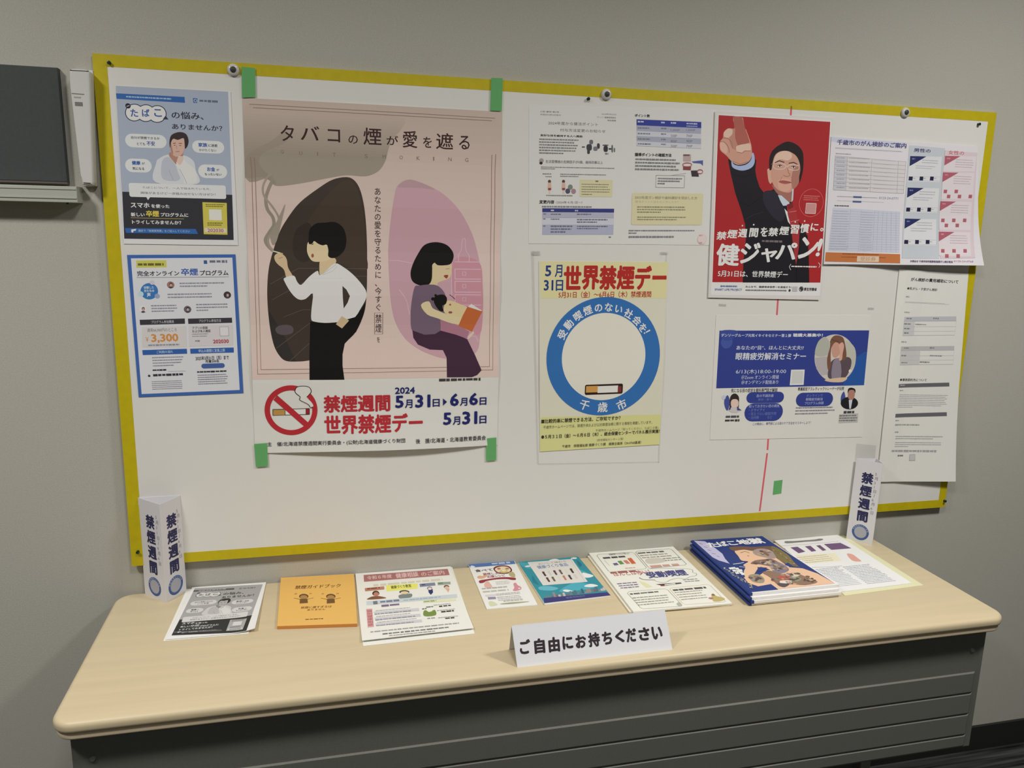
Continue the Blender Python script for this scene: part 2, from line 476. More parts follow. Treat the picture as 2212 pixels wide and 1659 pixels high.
# ---------------------------------------------------------------- notice board
BN = V3(0, -1, .0060); BN /= np.linalg.norm(BN)
BO0 = V3(0, -.009, 1.7628)
BO = lambda h: BO0+BN*h
BX0, BX1 = .1938, 2.1801; BV = V3(0, .0060, 1); BV /= np.linalg.norm(BV); BH = .9982
nb = root('notice_board', (1.18, BO0[1]-.006, .7646), 'large white notice board edged with yellow tape, mounted on the wall above the table', 'notice board')
def bw(u, v, h): return tuple(V3(u, 0, 0)+V3(0, BO0[1], BO0[2])+BV*v+BN*h-np.array(nb.location))    # v from the top down (negative)
def bslab(name, u0, u1, v0, v1, h0, h1, mat):
    bm = bmesh.new(); prism(bm, [(u0, v0), (u1, v0), (u1, v1), (u0, v1)], h0, h1, bw)
    return link(name, mesh_of(bm, name), mat, nb)
M_BOARD = nodemat('white_board_face', (.775, .77, .74), .5, .3)
M_YEL = nodemat('yellow_tape', (.56, .46, .006), .5, .35, ((60, 60, 60), 2, .04))
bslab('board_panel', BX0+.0006, BX1-.0006, -BH+.0006, -.0006, -.0065, 0, M_BOARD)
tw_ = .0215
bslab('yellow_edge_tape', BX0, BX1, -tw_, 0, -.0068, .0003, M_YEL)
bslab('yellow_edge_tape', BX0, BX1, -BH, -BH+tw_, -.0068, .0003, M_YEL)
bslab('yellow_edge_tape', BX0, BX0+.024, -BH+tw_, -tw_, -.0068, .0003, M_YEL)
bslab('yellow_edge_tape', BX1-tw_, BX1, -BH+tw_, -tw_, -.0068, .0003, M_YEL)
def bpt(x, y, h=0):
    p = hit(x, y, BO(h), BN); return float(p[0]), float((p-BO0)@BV)
bm = bmesh.new()
for (xa, ya, xb, yb) in ((1709.5, 229, 1657.8, 972), (1657.2, 979, 1641, 1104)):
    a, b = bpt(xa, ya), bpt(xb, yb)
    prism(bm, [(b[0]-.0022, b[1]), (b[0]+.0022, b[1]), (a[0]+.0022, a[1]), (a[0]-.0022, a[1])], 0, .0003, bw)
o = link('red_line', mesh_of(bm, 'red_line'), C(196, 82, 92), nb); o['label'] = 'thin vertical red line on the board face'

# mounting washers with screws, and dark green pins
M_CLEAR = bpy.data.materials.new('clear_plastic'); M_CLEAR.use_nodes = True
p_ = M_CLEAR.node_tree.nodes['Principled BSDF']; p_.inputs['Base Color'].default_value = (.62, .62, .6, 1)
p_.inputs['Roughness'].default_value = .12; p_.inputs['Transmission Weight'].default_value = .0; p_.inputs['IOR'].default_value = 1.45
M_STEEL = nodemat('screw_steel', (.28, .27, .25), .3, .5, metallic=.8)
M_HOLE = nodemat('socket_dark', (.05, .05, .045), .5)
M_PIN = nodemat('dark_green_plastic', (.008, .035, .02), .25, .5)
BROT = Matrix(((1, 0, 0), (0, BV[1], BN[1]), (0, BV[2], BN[2]))).to_4x4()      # local x,y,z -> U, V, N
def lathe(name, prof, mat, parent, n=28):
    bm = bmesh.new(); rings = []
    for r, z in prof: rings.append([bm.verts.new((r*math.cos(2*math.pi*i/n), r*math.sin(2*math.pi*i/n), z)) for i in range(n)])
    for a, b in zip(rings, rings[1:]):
        for i in range(n): bm.faces.new((a[i], a[(i+1) % n], b[(i+1) % n], b[i]))
    bm.faces.new(rings[0][::-1]); bm.faces.new(rings[-1])
    me = mesh_of(bm, name, True); me.set_sharp_from_angle(angle=math.radians(50))
    return link(name, me, mat, parent)
for (x, y), lab in zip(((504, 151), (1310, 204), (1956, 243)),
                       ('clear round washer with screw on the yellow tape left of the first green tape',
                        'clear round washer with screw above the points notice, board top middle',
                        'clear round washer with screw on the yellow tape above the check-up table')):
    p = hit(x, y, BO(.003), BN)
    r = root('clear_washer', (0, 0, 0), lab, 'washer', 'clear board washers'); r.matrix_world = Matrix.Translation(tuple(p-BN*.0025)) @ BROT
    lathe('washer_ring', [(.0112, 0), (.0112, .003), (.0095, .0055), (.006, .0062)], M_CLEAR, r)
    lathe('screw_head', [(.0052, .0062), (.0055, .0075), (.0042, .0088)], M_HOLE, r, 20)
pins = (((235, 135), 'dark green push pin at the board top left corner'), ((1272, 213), 'dark green push pin beside the middle clear washer'),
        ((2117, 268), 'dark green push pin inside the board top right corner'), ((297, 1194), 'dark green push pin in yellow tape behind the left paper pillar'),
        ((2043, 1083), 'dark green push pin at the board bottom right corner'))
for (x, y), lab in pins:
    p = hit(x, y, BO(.006), BN)
    r = root('push_pin', (0, 0, 0), lab, 'push pin', 'green push pins'); r.matrix_world = Matrix.Translation(tuple(p-BN*.006)) @ BROT
    lathe('pin_head', [(.0032, .0003), (.0022, .002), (.0020, .0035), (.0034, .0048), (.0034, .0058), (.0015, .0062)], M_PIN, r, 16)

# ---------------------------------------------------------------- wall devices at the left
def wall_quad(name, pts, y0, y1, mat, parent, bev=0):
    """outline given as (x,z) pairs on the wall, extruded between depths y0 > y1"""
    bm = bmesh.new(); L = parent.location if parent else Vector((0, 0, 0))
    prism(bm, pts, 0, 1, lambda u, v, h: (u-L[0], (y0+(y1-y0)*h)-L[1], v-L[2]))
    if bev:
        es = [e for e in bm.edges if abs(e.verts[0].co.y-(y1-L[1])) < 1e-6 and abs(e.verts[1].co.y-(y1-L[1])) < 1e-6]
        bmesh.ops.bevel(bm, geom=es, offset=bev, segments=3, profile=.5, affect='EDGES')
    return link(name, mesh_of(bm, name), mat, parent)
wp = lambda x, y, yy: (lambda p: (float(p[0]), float(p[2])))(hit(x, y, V3(0, yy, 0), V3(0, 1, 0)))
M_DARK = nodemat('dark_grey_panel', (.062, .07, .072), .6, .25, ((200, 200, 200), 2, .06))
M_ALU = nodemat('pale_aluminium', (.46, .47, .42), .4, .4)
M_WHITE = nodemat('white_plastic', (.66, .655, .64), .4, .4)
M_GREY = nodemat('grey_print', (.2, .2, .2), .5)
a = wp(122, 146, -.015); b = wp(147, 393, -.015)
dk = root('wall_panel', (-.15, YW, a[1]-.2), 'dark grey flat panel on the wall at the left edge, above a pale tray', 'panel')
xr = (a[0]+b[0])/2
wall_quad('panel_face', [(-.45, b[1]), (xr, b[1]), (xr, a[1]), (-.45, a[1])], YW, -.015, M_DARK, dk, .001)
wall_quad('panel_bottom_trim', [(-.45, b[1]-.004), (xr, b[1]-.004), (xr, b[1]-.0003), (-.45, b[1]-.0003)], YW, -.016, nodemat('brown_trim', (.12, .10, .085), .5), dk)
t0 = wp(165, 403, -.036); t1 = wp(165, 438, -.036)
tr = root('pen_tray', (-.15, YW, t1[1]), 'pale metal tray ledge on the wall below the dark grey panel', 'tray')
wall_quad('tray_body', [(-.45, t1[1]), (t0[0], t1[1]), (t0[0], t0[1]), (-.45, t0[1])], YW, -.036, M_ALU, tr, .001)
zz = t1[1]+(t0[1]-t1[1])*.28
wall_quad('tray_lip', [(-.45, zz-.0012), (t0[0]-.001, zz-.0012), (t0[0]-.001, zz+.0012), (-.45, zz+.0012)], -.036, -.0375, M_ALU, tr)
wall_quad('tray_lip', [(-.45, t0[1]-.006), (t0[0]-.001, t0[1]-.006), (t0[0]-.001, t0[1]-.004), (-.45, t0[1]-.004)], -.036, -.0372, M_ALU, tr)
bm = bmesh.new(); bmesh.ops.create_cone(bm, cap_ends=True, segments=10, radius1=.002, radius2=.002, depth=.003, matrix=Matrix.Translation((t0[0]-.02+.15, -.026-YW, -.0012)))
link('tray_screw', mesh_of(bm, 'tray_screw'), M_HOLE, tr)
# handset in a wall holder
def zz4(x, y): return x/3.95, 80+y/3.95
hp = lambda x, y, d: wp(*zz4(x, y), d)
hs = root('wall_handset', (hp(700, 1280, -.01)[0], YW, hp(700, 1280, -.01)[1]), 'slim white handset in its wall holder between dark panel and board', 'handset')
wall_quad('wall_holder', [hp(712, 1275, -.012), hp(822, 1272, -.012), hp(795, 285, -.012), hp(620, 270, -.012)], YW, -.012, M_WHITE, hs, .002)
F_ = -.036
body = [hp(703, 1262, F_), hp(790, 1262, F_), hp(797, 1240, F_), hp(768, 300, F_), hp(740, 276, F_), hp(610, 268, F_), hp(588, 290, F_), hp(600, 420, F_), hp(640, 760, F_), hp(690, 1180, F_)]
hb = wall_quad('handset_body', body, -.012, F_, M_WHITE, hs, .004)
def strip(name, x0, y0, x1, y1, wpx, mat):
    p = np.array(hp(x0, y0, F_)); q = np.array(hp(x1, y1, F_)); d = q-p; n = np.array((-d[1], d[0]))/np.linalg.norm(d)*wpx/2
    wall_quad(name, [tuple(p-n), tuple(q-n), tuple(q+n), tuple(p+n)], F_, F_-.0004, mat, hs)
strip('top_seam', 596, 283, 757, 292, .0012, M_HOLE)
strip('slot', 612, 481, 718, 489, .0013, M_GREY)
strip('bottom_seam', 712, 1243, 772, 1246, .0012, M_HOLE)
strip('maker_print', 632, 512, 690, 516, .0022, nodemat('pale_grey_print', (.4, .4, .4), .5))
o = strip('name_badge', 640, 570, 705, 573, .0068, M_GREY)

# ---------------------------------------------------------------- green tape pieces
def tape(label, pts, h, col, K=1.4, name='masking_tape', cat='tape', group='green masking tape pieces', alpha=None):
    o = root(name, tuple(hit(*pts[3], BO(h), BN)), label, cat, group)
    bm = bmesh.new(); P = [hit(x, y, BO(h), BN) for x, y in pts]
    f = bm.faces.new([bm.verts.new(tuple(p-np.array(o.location))) for p in P[::-1]])
    r = bmesh.ops.extrude_face_region(bm, geom=[f])
    for e in r['geom']:
        if isinstance(e, bmesh.types.BMVert): e.co += Vector(tuple(BN*.00025))
    me = mesh_of(bm, name); nm = link(name, me, C(*col, K) if not alpha else alpha)
    nm.location = o.location; tag(nm, label, cat, group); bpy.data.objects.remove(o)
    return nm
M_TAPE = nodemat('green_masking_tape', (.15, .47, .17), .6, .3); M_TAPE.node_tree.nodes['Principled BSDF'].inputs['Alpha'].default_value = .9
TP_H = .0030
tape('green masking tape over yellow edge at the large pink poster top left', [(522, 144), (551, 147), (552, 210), (523, 211)], TP_H, None, alpha=M_TAPE)
tape('green masking tape over yellow edge at the large pink poster top right', [(1061, 168), (1086, 169), (1084, 240), (1059, 239)], TP_H, None, alpha=M_TAPE)
tape('green masking tape at the large pink poster bottom left corner', [(549, 959), (577, 957), (579, 1007), (553, 1009)], TP_H, None, alpha=M_TAPE)
tape('green masking tape at the large pink poster bottom right corner', [(1050, 947), (1072, 945), (1072, 994), (1050, 996)], TP_H, None, alpha=M_TAPE)
tape('lone green masking tape piece on bare board right of the red line', [(1672, 1039), (1690.5, 1036.5), (1687.5, 1066), (1669, 1069)], .0001, None, alpha=M_TAPE)
# ================================================================ posters on the board
# ---- blue-grey flyer (also reused, in grey, for the stack on the table)
NAVY = (45, 62, 110); WH = (206, 206, 206); DK = (48, 50, 62)
def flyer_art(s):
    a = 'printed_background'
    s.poly(a, [(83, 105), (1090, 158), (1140, 1487), (160, 1475)], (152, 162, 180))
    s.poly('printed_footer', [(142, 1054), (1127, 1082), (1140, 1487), (160, 1475)], (46, 47, 54))
    s.poly('title_lettering', [(85, 172), (700, 205), (704, 258), (90, 222)], (40, 92, 160))
    s.fine('title_lettering', 175, 196, 612, 240, 1, (150, 175, 210), .6, last=1)
    s.poly('logo', [(775, 215), (816, 218), (812, 260), (778, 258)], (50, 92, 150)); s.disc('logo', 797, 238, 812, 238, (160, 172, 192), .6)
    s.fine('logo', 832, 228, 1028, 268, 1, (92, 100, 122), .75, last=1)
    b = 'speech_bubble'
    for r, c in ((84, (45, 52, 80)), (76, WH)):
        for cx, cy in ((250, 345), (353, 350), (455, 358)): s.poly(b, ell(cx, cy, r, r*.94), c)
    s.poly(b, [(505, 405), (556, 408), (530, 372)], (45, 52, 80))
    s.disc(b, 193, 285, 217, 285, (30, 32, 45)); s.line(b, [(180, 290), (206, 282)], 5, WH)
    t = 'title_lettering'
    for ch, x in (('た', 250), ('ば', 353), ('こ', 462)): s.text(t, ch, x-38, 312, x+36, 385, (58, 88, 150), .03)
    s.text(t, 'の悩み、', 580, 332, 872, 412, DK, .02)
    s.text(t, 'ありませんか？', 585, 445, 1040, 512, DK, .02)
    for x0, y0, x1, y1 in ((163, 532, 543, 668), (765, 592, 1058, 715), (163, 755, 410, 885), (818, 808, 1085, 938)):
        s.pill(b, x0, y0, x1, y1, (200, 203, 208))
    s.text(t, '自分が禁煙できるか', 220, 555, 478, 590, DK, .02); s.text(t, 'とても', 272, 612, 348, 640, DK, .02); s.text(t, '不安', 358, 600, 436, 645, (70, 85, 150), .03)
    s.text(t, '家族', 822, 614, 905, 655, (50, 88, 160), .035); s.text(t, 'に迷惑', 912, 626, 995, 655, DK, .02); s.text(t, 'かけたくない', 830, 668, 985, 697, DK, .01)
    s.text(t, '健康', 226, 776, 306, 815, (50, 88, 160), .035); s.text(t, 'が', 315, 790, 345, 812, DK); s.text(t, '気になる', 232, 832, 340, 862, DK, .02)
    s.text(t, 'お金', 900, 832, 975, 872, (50, 88, 160), .035); s.text(t, 'が', 985, 848, 1012, 868, DK); s.text(t, 'もったいない', 880, 885, 1032, 912, DK, .02)
    m = 'printed_person'
    s.poly(m, sm([(440, 970), (445, 800), (475, 755), (560, 720), (700, 730), (780, 780), (800, 860), (815, 985)]), (192, 196, 202))
    s.poly(m, sm([(498, 930), (500, 780), (560, 745), (620, 820), (640, 880), (660, 940), (600, 960)]), (170, 176, 188))
    s.poly(m, sm([(575, 700), (640, 700), (690, 720), (650, 780), (628, 812), (590, 770), (560, 728)]), (168, 122, 108))
    s.poly(m, sm([(572, 600), (590, 560), (650, 545), (700, 580), (705, 640), (690, 700), (650, 738), (610, 735), (583, 700)]), (196, 160, 144))
    s.poly(m, sm([(572, 610), (585, 640), (600, 720), (583, 700), (572, 650)]), (165, 120, 108))
    s.poly(m, sm([(570, 660), (565, 600), (585, 545), (650, 520), (710, 535), (735, 590), (728, 640), (705, 668), (700, 620), (690, 575), (640, 590), (600, 580), (580, 610)]), (52, 42, 44))
    s.line(m, [(598, 622), (622, 618)], 6, (80, 60, 56)); s.line(m, [(648, 620), (676, 622)], 6, (80, 60, 56))
    s.line(m, [(604, 638), (620, 638)], 5, (60, 45, 45)); s.line(m, [(652, 640), (670, 640)], 5, (60, 45, 45))
    s.line(m, [(630, 640), (626, 668), (636, 672)], 4, (160, 118, 104)); s.line(m, [(620, 695), (655, 693)], 6, (160, 95, 90))
    s.poly(m, sm([(640, 760), (650, 735), (690, 745), (715, 790), (790, 850), (812, 920), (800, 975), (700, 980), (690, 940), (650, 860), (625, 810)]), (208, 208, 206))
    s.poly(m, sm([(632, 790), (640, 750), (662, 735), (690, 745), (680, 790), (655, 815)]), (205, 178, 165))
    s.line(m, [(655, 850), (700, 935), (720, 980)], 6, (165, 168, 176)); s.line(m, [(560, 860), (600, 950)], 5, (150, 155, 168))
    s.pill(b, 198, 975, 1074, 1120, (200, 202, 206), .3); s.poly(b, [(355, 1098), (395, 1098), (373, 1130)], (200, 202, 206))
    s.text(t, 'たばこについて、一人で悩まれている方、', 325, 1005, 935, 1040, DK, .005)
    s.text(t, '興味があるけど一歩踏み出せない方はぜひ！', 305, 1052, 975, 1092, DK, .005)
    s.text(t, 'スマホ', 215, 1150, 388, 1200, WH, .035); s.text(t, 'を使った', 400, 1165, 566, 1203, WH, .03)
    s.text(t, '新しい', 218, 1240, 345, 1278, WH, .03); s.text(t, '卒煙', 352, 1222, 474, 1280, (196, 178, 60), .04); s.text(t, 'プログラムに', 485, 1242, 735, 1282, WH, .035)
    s.line(t, [(218, 1288), (695, 1298)], 4, (180, 160, 90)); s.text(t, 'トライしてみませんか？', 228, 1308, 672, 1350, WH, .03)
    s.poly('printed_footer', [(165, 1380), (800, 1388), (822, 1434), (175, 1424)], (42, 92, 158))
    s.poly('logo', [(222, 1392), (268, 1388), (262, 1404), (244, 1404), (240, 1420), (224, 1418)], WH)
    s.text(t, '健診で「禁煙質問票」をご記入してください', 285, 1392, 748, 1420, (165, 190, 220), .005)
    q = 'code_panel'
    s.poly(q, [(860, 1148), (1078, 1155), (1085, 1440), (872, 1435)], (188, 178, 62))
    s.fine(q, 888, 1165, 1062, 1200, 2, (90, 85, 40), .5, last=1); s.poly(q, [(918, 1212), (1030, 1215), (1034, 1312), (922, 1308)], (206, 204, 196))
    s.fine(q, 905, 1330, 1050, 1368, 2, (80, 76, 40), .5, last=.9)
    s.poly(q, [(880, 1378), (1072, 1384), (1075, 1422), (882, 1416)], (200, 190, 180)); s.text(q, '202030', 905, 1384, 1050, 1418, (150, 75, 50), .02)
FLYER_Q = [(83, 105), (1090, 158), (1140, 1487), (160, 1475)]
s = Sheet('flyer', 'blue-grey consultation flyer with a man in white, board top left', 'flyer', BO(.0012), BN,
          [(80, 105), (1112, 158), (1180, 1535), (155, 1522)], crop=(230, 160, 4.1484), white=(200, 200, 202))
flyer_art(s); s.done()

# ---- blue framed programme notice
s = Sheet('notice', 'white programme notice in a thick blue frame, below the blue-grey flyer', 'notice', BO(.0010), BN,
          [(68, 98), (1178, 92), (1260, 1512), (188, 1555)], crop=(260, 530, 4.739), white=(52, 92, 162))
s.poly('printed_background', [(108, 133), (1146, 126), (1222, 1480), (218, 1522)], (196, 198, 205))
t = 'title_lettering'
s.poly(t, [(162, 155), (470, 152), (474, 225), (165, 230)], (186, 182, 70)); s.fine(t, 178, 182, 455, 218, 1, (90, 92, 40), .8, last=1)
s.rect('logo', 852, 153, 890, 190, (50, 85, 140)); s.fine('logo', 912, 152, 1105, 188, 1, (100, 105, 125), .75, last=1)
s.text(t, '完全オンライン', 168, 262, 605, 312, DK, .03); s.text(t, '卒煙', 618, 235, 798, 308, (62, 92, 160), .035)
s.text(t, 'プログラム', 812, 255, 1108, 308, DK, .03); s.line(t, [(168, 330), (1110, 322)], 4, (70, 75, 95))
e = 'round_badge'
s.poly(e, ell(296, 470, 90, 84), (44, 108, 172)); s.disc(e, 208, 498, 238, 498, (170, 195, 220)); s.disc(e, 378, 520, 405, 520, (140, 150, 180)); s.disc(e, 325, 380, 350, 380, (185, 180, 198))
s.text(e, '体験した', 238, 418, 345, 445, (190, 205, 225), .02); s.text(e, '方たちの', 240, 452, 348, 478, WH, .03); s.text(e, '声', 270, 485, 312, 528, WH, .03)
for cx, cy, c1, c2 in ((515, 405, (150, 105, 100), (190, 150, 135)), (1095, 508, (60, 50, 60), (190, 140, 135)), (232, 655, (215, 210, 210), (80, 70, 72)), (688, 655, (90, 90, 100), (40, 40, 48))):
    s.disc('portrait_prints', cx, cy, cx+38, cy, c1); s.poly('portrait_prints', ell(cx+3, cy-4, 16, 20), c2 if c2[0] < 100 else (60, 48, 50)); s.poly('portrait_prints', ell(cx+3, cy+3, 12, 15), (190, 150, 138))
    s.poly('portrait_prints', [(cx-22, cy+28), (cx-10, cy+17), (cx+14, cy+17), (cx+26, cy+28), (cx, cy+37)], (60, 62, 75))
f = 'small_print'; G = (125, 128, 142)
s.fine(f, 605, 382, 1100, 436, 2, G, .45, last=.65); s.fine(f, 482, 495, 1008, 548, 2, G, .45, last=.95)
s.fine(f, 315, 612, 592, 692, 3, G, .45, last=.9); s.fine(f, 775, 600, 1115, 682, 3, G, .45, last=.4)
h = 'heading_bars'
s.poly(h, [(198, 762), (660, 748), (662, 802), (202, 815)], (54, 50, 58)); s.text(h, 'プログラム参加費用', 315, 770, 548, 796, (175, 175, 180), .01)
s.poly(h, [(692, 750), (1142, 740), (1145, 792), (696, 804)], (54, 50, 58)); s.text(h, 'プログラム参加方法', 802, 758, 1032, 784, (175, 175, 180), .01)
s.poly(f, [(222, 840), (672, 825), (680, 1038), (228, 1042)], (192, 188, 190)); s.poly(f, [(700, 820), (1150, 812), (1155, 1020), (705, 1035)], (192, 188, 192))
s.text(f, '通常66,000円のところ', 272, 850, 578, 882, (110, 108, 112), .01)
s.text('price', '￥', 258, 938, 292, 985, (190, 130, 60), .02); s.text('price', '3,300', 312, 908, 598, 995, (192, 128, 55), .035); s.fine(f, 285, 1015, 610, 1035, 1, G, .6, last=1)
s.text(f, 'アプリの登録', 735, 832, 895, 858, DK, .02); s.text(f, 'および本人確認', 735, 865, 925, 890, DK, .02); s.fine(f, 735, 905, 925, 945, 2, G, .4, last=.9); s.fine(f, 765, 970, 850, 1000, 1, G, .6)
s.rect(f, 1015, 835, 1112, 925, (200, 200, 202)); s.frame(f, 1015, 835, 1112, 925, 4, (130, 132, 135)); s.text(f, '202030', 948, 965, 1112, 1000, (160, 60, 75), .04)
s.poly(h, [(225, 1072), (680, 1058), (684, 1108), (230, 1122)], (40, 86, 158)); s.text(h, 'ご利用の流れ', 370, 1078, 540, 1102, (170, 190, 220), .01)
s.poly(h, [(715, 1058), (1160, 1045), (1162, 1096), (718, 1108)], (40, 86, 158)); s.text(h, '申込み期間と定員上限', 800, 1064, 1072, 1090, (170, 190, 220), .01)
s.fine(f, 325, 1145, 655, 1245, 4, G, .35, last=.7); s.fine(f, 330, 1270, 490, 1292, 1, DK, .6, last=1); s.line(f, [(490, 1290), (670, 1285)], 2, G); s.fine(f, 335, 1318, 660, 1345, 1, DK, .6, last=1)
s.disc(f, 295, 1335, 308, 1335, (60, 60, 70)); s.fine(f, 320, 1392, 670, 1475, 5, G, .35, last=1)
s.text(f, '2025年3月31日（月）まで', 768, 1135, 1112, 1168, DK, .015); s.text(f, '先着200名', 870, 1172, 1010, 1198, DK, .015)
s.pill(h, 828, 1212, 1070, 1252, (60, 88, 150)); s.fine(f, 785, 1288, 1115, 1308, 1, DK, .55, last=1); s.fine(f, 790, 1325, 1110, 1425, 5, G, .4, last=1)
s.done()

# ---- large pink poster
POSW, POSH = .50, .705
def warp_main(u, v):
    a = max(0., min(1., 1-v/.22)); x = (u+.25)/.5
    lift = .013*(a**2)*max(0., math.sin(math.pi*min(1, max(0, x))))**.8*(.55+.6*x)
    fold = 0
    for z in (.17, .345, .52):
        d = abs(v-z); fold += .0042*max(0, 1-d/.085)
    fold += .0035*max(0, 1-abs(u)/.25)
    return lift+fold*.8
TOPC = (500, 130, 3.626); MID = (520, 370, 3.5305); BOT = (530, 780, 3.8138)
s = Sheet('poster', 'large pink poster of a smoking man and a woman reading inside two lungs', 'poster', BO(.0010), BN,
          [(523.2, 211), (1085, 241.5), (1074, 961), (551, 979)], warp=warp_main, white=(198, 198, 194), grid=.03)
s.grad('printed_background', [(523.2, 211), (1085, 241.5), (1078, 814), (543, 819.5)], (180, 163, 152), (200, 180, 172), 240, 480)
s.crop = TOPC
sk = 'printed_smoke'
s.grad(sk, sm([(85, 380), (400, 395), (900, 420), (1330, 450), (1330, 540), (1260, 620), (1228, 700), (1205, 790), (1150, 870), (1050, 911), (900, 903), (760, 925), (520, 970), (345, 985), (290, 925), (105, 918)], 4), (176, 160, 149), (144, 134, 121), 400, 720)
s.grad(sk, sm([(107, 780), (180, 700), (300, 640), (420, 560), (430, 640), (260, 720), (215, 790), (250, 860), (330, 930), (345, 975), (250, 918), (107, 916)], 4), (150, 138, 125), (137, 126, 113), 560, 800)
bf = 'border_lines'
BR_ = (132, 105, 92)
s.line(bf, [(140, 345), (2065, 455)], 5, BR_); s.line(bf, [(168, 372), (2040, 475)], 5, BR_)
t = 'title_lettering'; TC = (52, 30, 30)
for ch, x0, y0, x1, y1 in (('タ', 382, 508, 492, 638), ('バ', 540, 512, 690, 632), ('コ', 752, 540, 852, 645), ('の', 915, 588, 990, 658), ('煙', 1032, 528, 1175, 670),
                           ('が', 1213, 590, 1305, 668), ('愛', 1340, 552, 1455, 690), ('を', 1500, 600, 1568, 688), ('遮', 1602, 568, 1735, 702), ('る', 1782, 590, 1865, 702)):
    s.text(t, ch, x0, y0, x1, y1, TC, .012)
for ch, x, y in (('Q', 398, 718), ('U', 543, 728), ('I', 675, 735), ('T', 805, 742), ('S', 1055, 752), ('M', 1195, 757), ('O', 1328, 762), ('K', 1462, 768), ('I', 1583, 772), ('N', 1710, 776), ('G', 1842, 782)):
    s.text(t, ch, x-(4 if ch == 'I' else 13), y-15, x+(4 if ch == 'I' else 13), y+15, (125, 105, 92), 0)
s.crop = MID
s.line(bf, [(75, -110), (85, 0), (130, 1545), (1920, 1513), (1938, 0), (1945, -130)], 5, BR_); s.line(bf, [(103, -105), (112, 0), (155, 1510), (1895, 1488), (1912, 0), (1915, -125)], 5, BR_)
lg = 'left_lung'; LC = (58, 49, 42)
s.poly(lg, sm([(800, 45), (860, 65), (905, 130), (935, 240), (953, 380), (962, 550), (963, 750), (958, 950), (940, 1080), (880, 1220), (795, 1310), (740, 1400), (520, 1440), (440, 1448), (350, 1445), (300, 1410), (255, 1330), (225, 1200), (208, 1050), (203, 900), (212, 760), (235, 650), (290, 480), (350, 370), (450, 240), (600, 125), (700, 65)], 4), LC)
s.poly(lg, sm([(520, 370), (740, 100), (860, 90), (930, 300), (955, 600), (950, 760), (720, 690), (600, 640), (470, 600)], 4), (64, 53, 43))
s.poly(lg, sm([(395, 560), (430, 440), (530, 400), (560, 600), (500, 690), (420, 660)], 4), (48, 40, 36))
s.poly(lg, [(208, 1050), (330, 1250), (420, 1445), (350, 1445), (300, 1410), (255, 1330), (225, 1200)], (46, 42, 40))
for ln in ([(225, 860), (440, 740), (960, 742)], [(240, 980), (560, 800), (962, 800)], [(330, 1110), (470, 1055), (530, 1055)], [(270, 1350), (530, 1155)], [(375, 1445), (525, 1310)], [(790, 1250), (850, 1245)]):
    s.line(lg, ln, 3, (92, 84, 76))
s.poly(lg, sm([(265, 1200), (300, 1175), (370, 1172), (402, 1200), (390, 1235), (330, 1248), (280, 1235)]), (84, 74, 80))
rl = 'right_lung'; RC = (184, 146, 158)
s.poly(rl, sm([(1270, 65), (1360, 82), (1480, 135), (1580, 205), (1680, 320), (1760, 470), (1800, 600), (1830, 750), (1845, 900), (1845, 1080), (1825, 1250), (1800, 1370), (1700, 1430), (1560, 1425), (1460, 1400), (1350, 1350), (1250, 1270), (1180, 1150), (1145, 1000), (1130, 800), (1125, 600), (1140, 400), (1165, 220), (1195, 110)], 4), RC)
s.poly(rl, sm([(1195, 120), (1270, 65), (1360, 82), (1480, 138), (1380, 130), (1280, 125)]), (170, 138, 146))
s.poly(rl, sm([(1625, 680), (1815, 690), (1843, 900), (1845, 1080), (1828, 1230), (1760, 1220), (1630, 1000)]), (186, 132, 146))
PL = (206, 172, 186)
for y in (690, 745, 820, 838, 920, 940, 1018):
    s.line(rl, [(1630, y), (1830, y+2)], 5, PL)
for y in (745, 840, 940): s.line(rl, [(1632, y), (1632, y+78)], 5, PL); s.line(rl, [(1690, y+22), (1714, y+22), (1714, y+48), (1690, y+48)], 4, PL, True)
s.line(rl, sm([(1660, 690), (1660, 640), (1680, 600), (1690, 520), (1712, 520), (1715, 600), (1740, 640), (1740, 690)], 3, False), 4, PL)
s.line(rl, [(1130, 680), (1200, 680), (1300, 700)], 4, PL); s.line(rl, sm([(1205, 900), (1260, 980), (1285, 1090)], 4, False), 4, PL); s.line(rl, [(1605, 740), (1605, 960)], 4, PL)
s.line(rl, sm([(1730, 1260), (1790, 1260), (1810, 1300)], 4, False), 4, PL)
s.line(sk, sm([(246, 606), (205, 565), (188, 520), (215, 470), (252, 410), (245, 350), (205, 290), (192, 210), (215, 130), (240, 70), (225, 35)], 5, False), 24, (138, 128, 116))
s.line(sk, sm([(246, 606), (215, 560), (212, 510), (250, 460), (288, 400), (285, 340), (235, 260), (180, 190), (170, 120), (200, 50), (235, 20)], 5, False), 15, (148, 137, 125))
s.poly(sk, sm([(225, 480), (262, 410), (300, 330), (340, 250), (318, 360), (275, 530), (242, 560)], 3), (146, 136, 124))
mn = 'printed_man'; SKN = (206, 186, 148); BK = (16, 14, 13); SH = (204, 205, 208)
s.poly(mn, sm([(600, 740), (605, 680), (640, 640), (715, 660), (722, 705), (640, 770), (605, 790)], 3), (198, 176, 138))
s.poly(mn, sm([(520, 535), (505, 590), (515, 640), (545, 682), (592, 690), (660, 680), (700, 640), (665, 560), (600, 530)], 4), SKN)
s.poly(mn, sm([(520, 552), (518, 500), (528, 440), (575, 398), (640, 392), (720, 388), (780, 430), (805, 510), (795, 590), (755, 640), (705, 662), (668, 648), (668, 600), (655, 560), (625, 565), (590, 552), (560, 532), (545, 552)], 4), BK)
s.poly(mn, sm([(642, 562), (660, 565), (662, 600), (650, 622), (636, 600)], 4), SKN); s.poly(mn, ell(548, 643, 10, 15), (150, 78, 52)); s.line(mn, [(540, 560), (556, 552)], 5, BK)
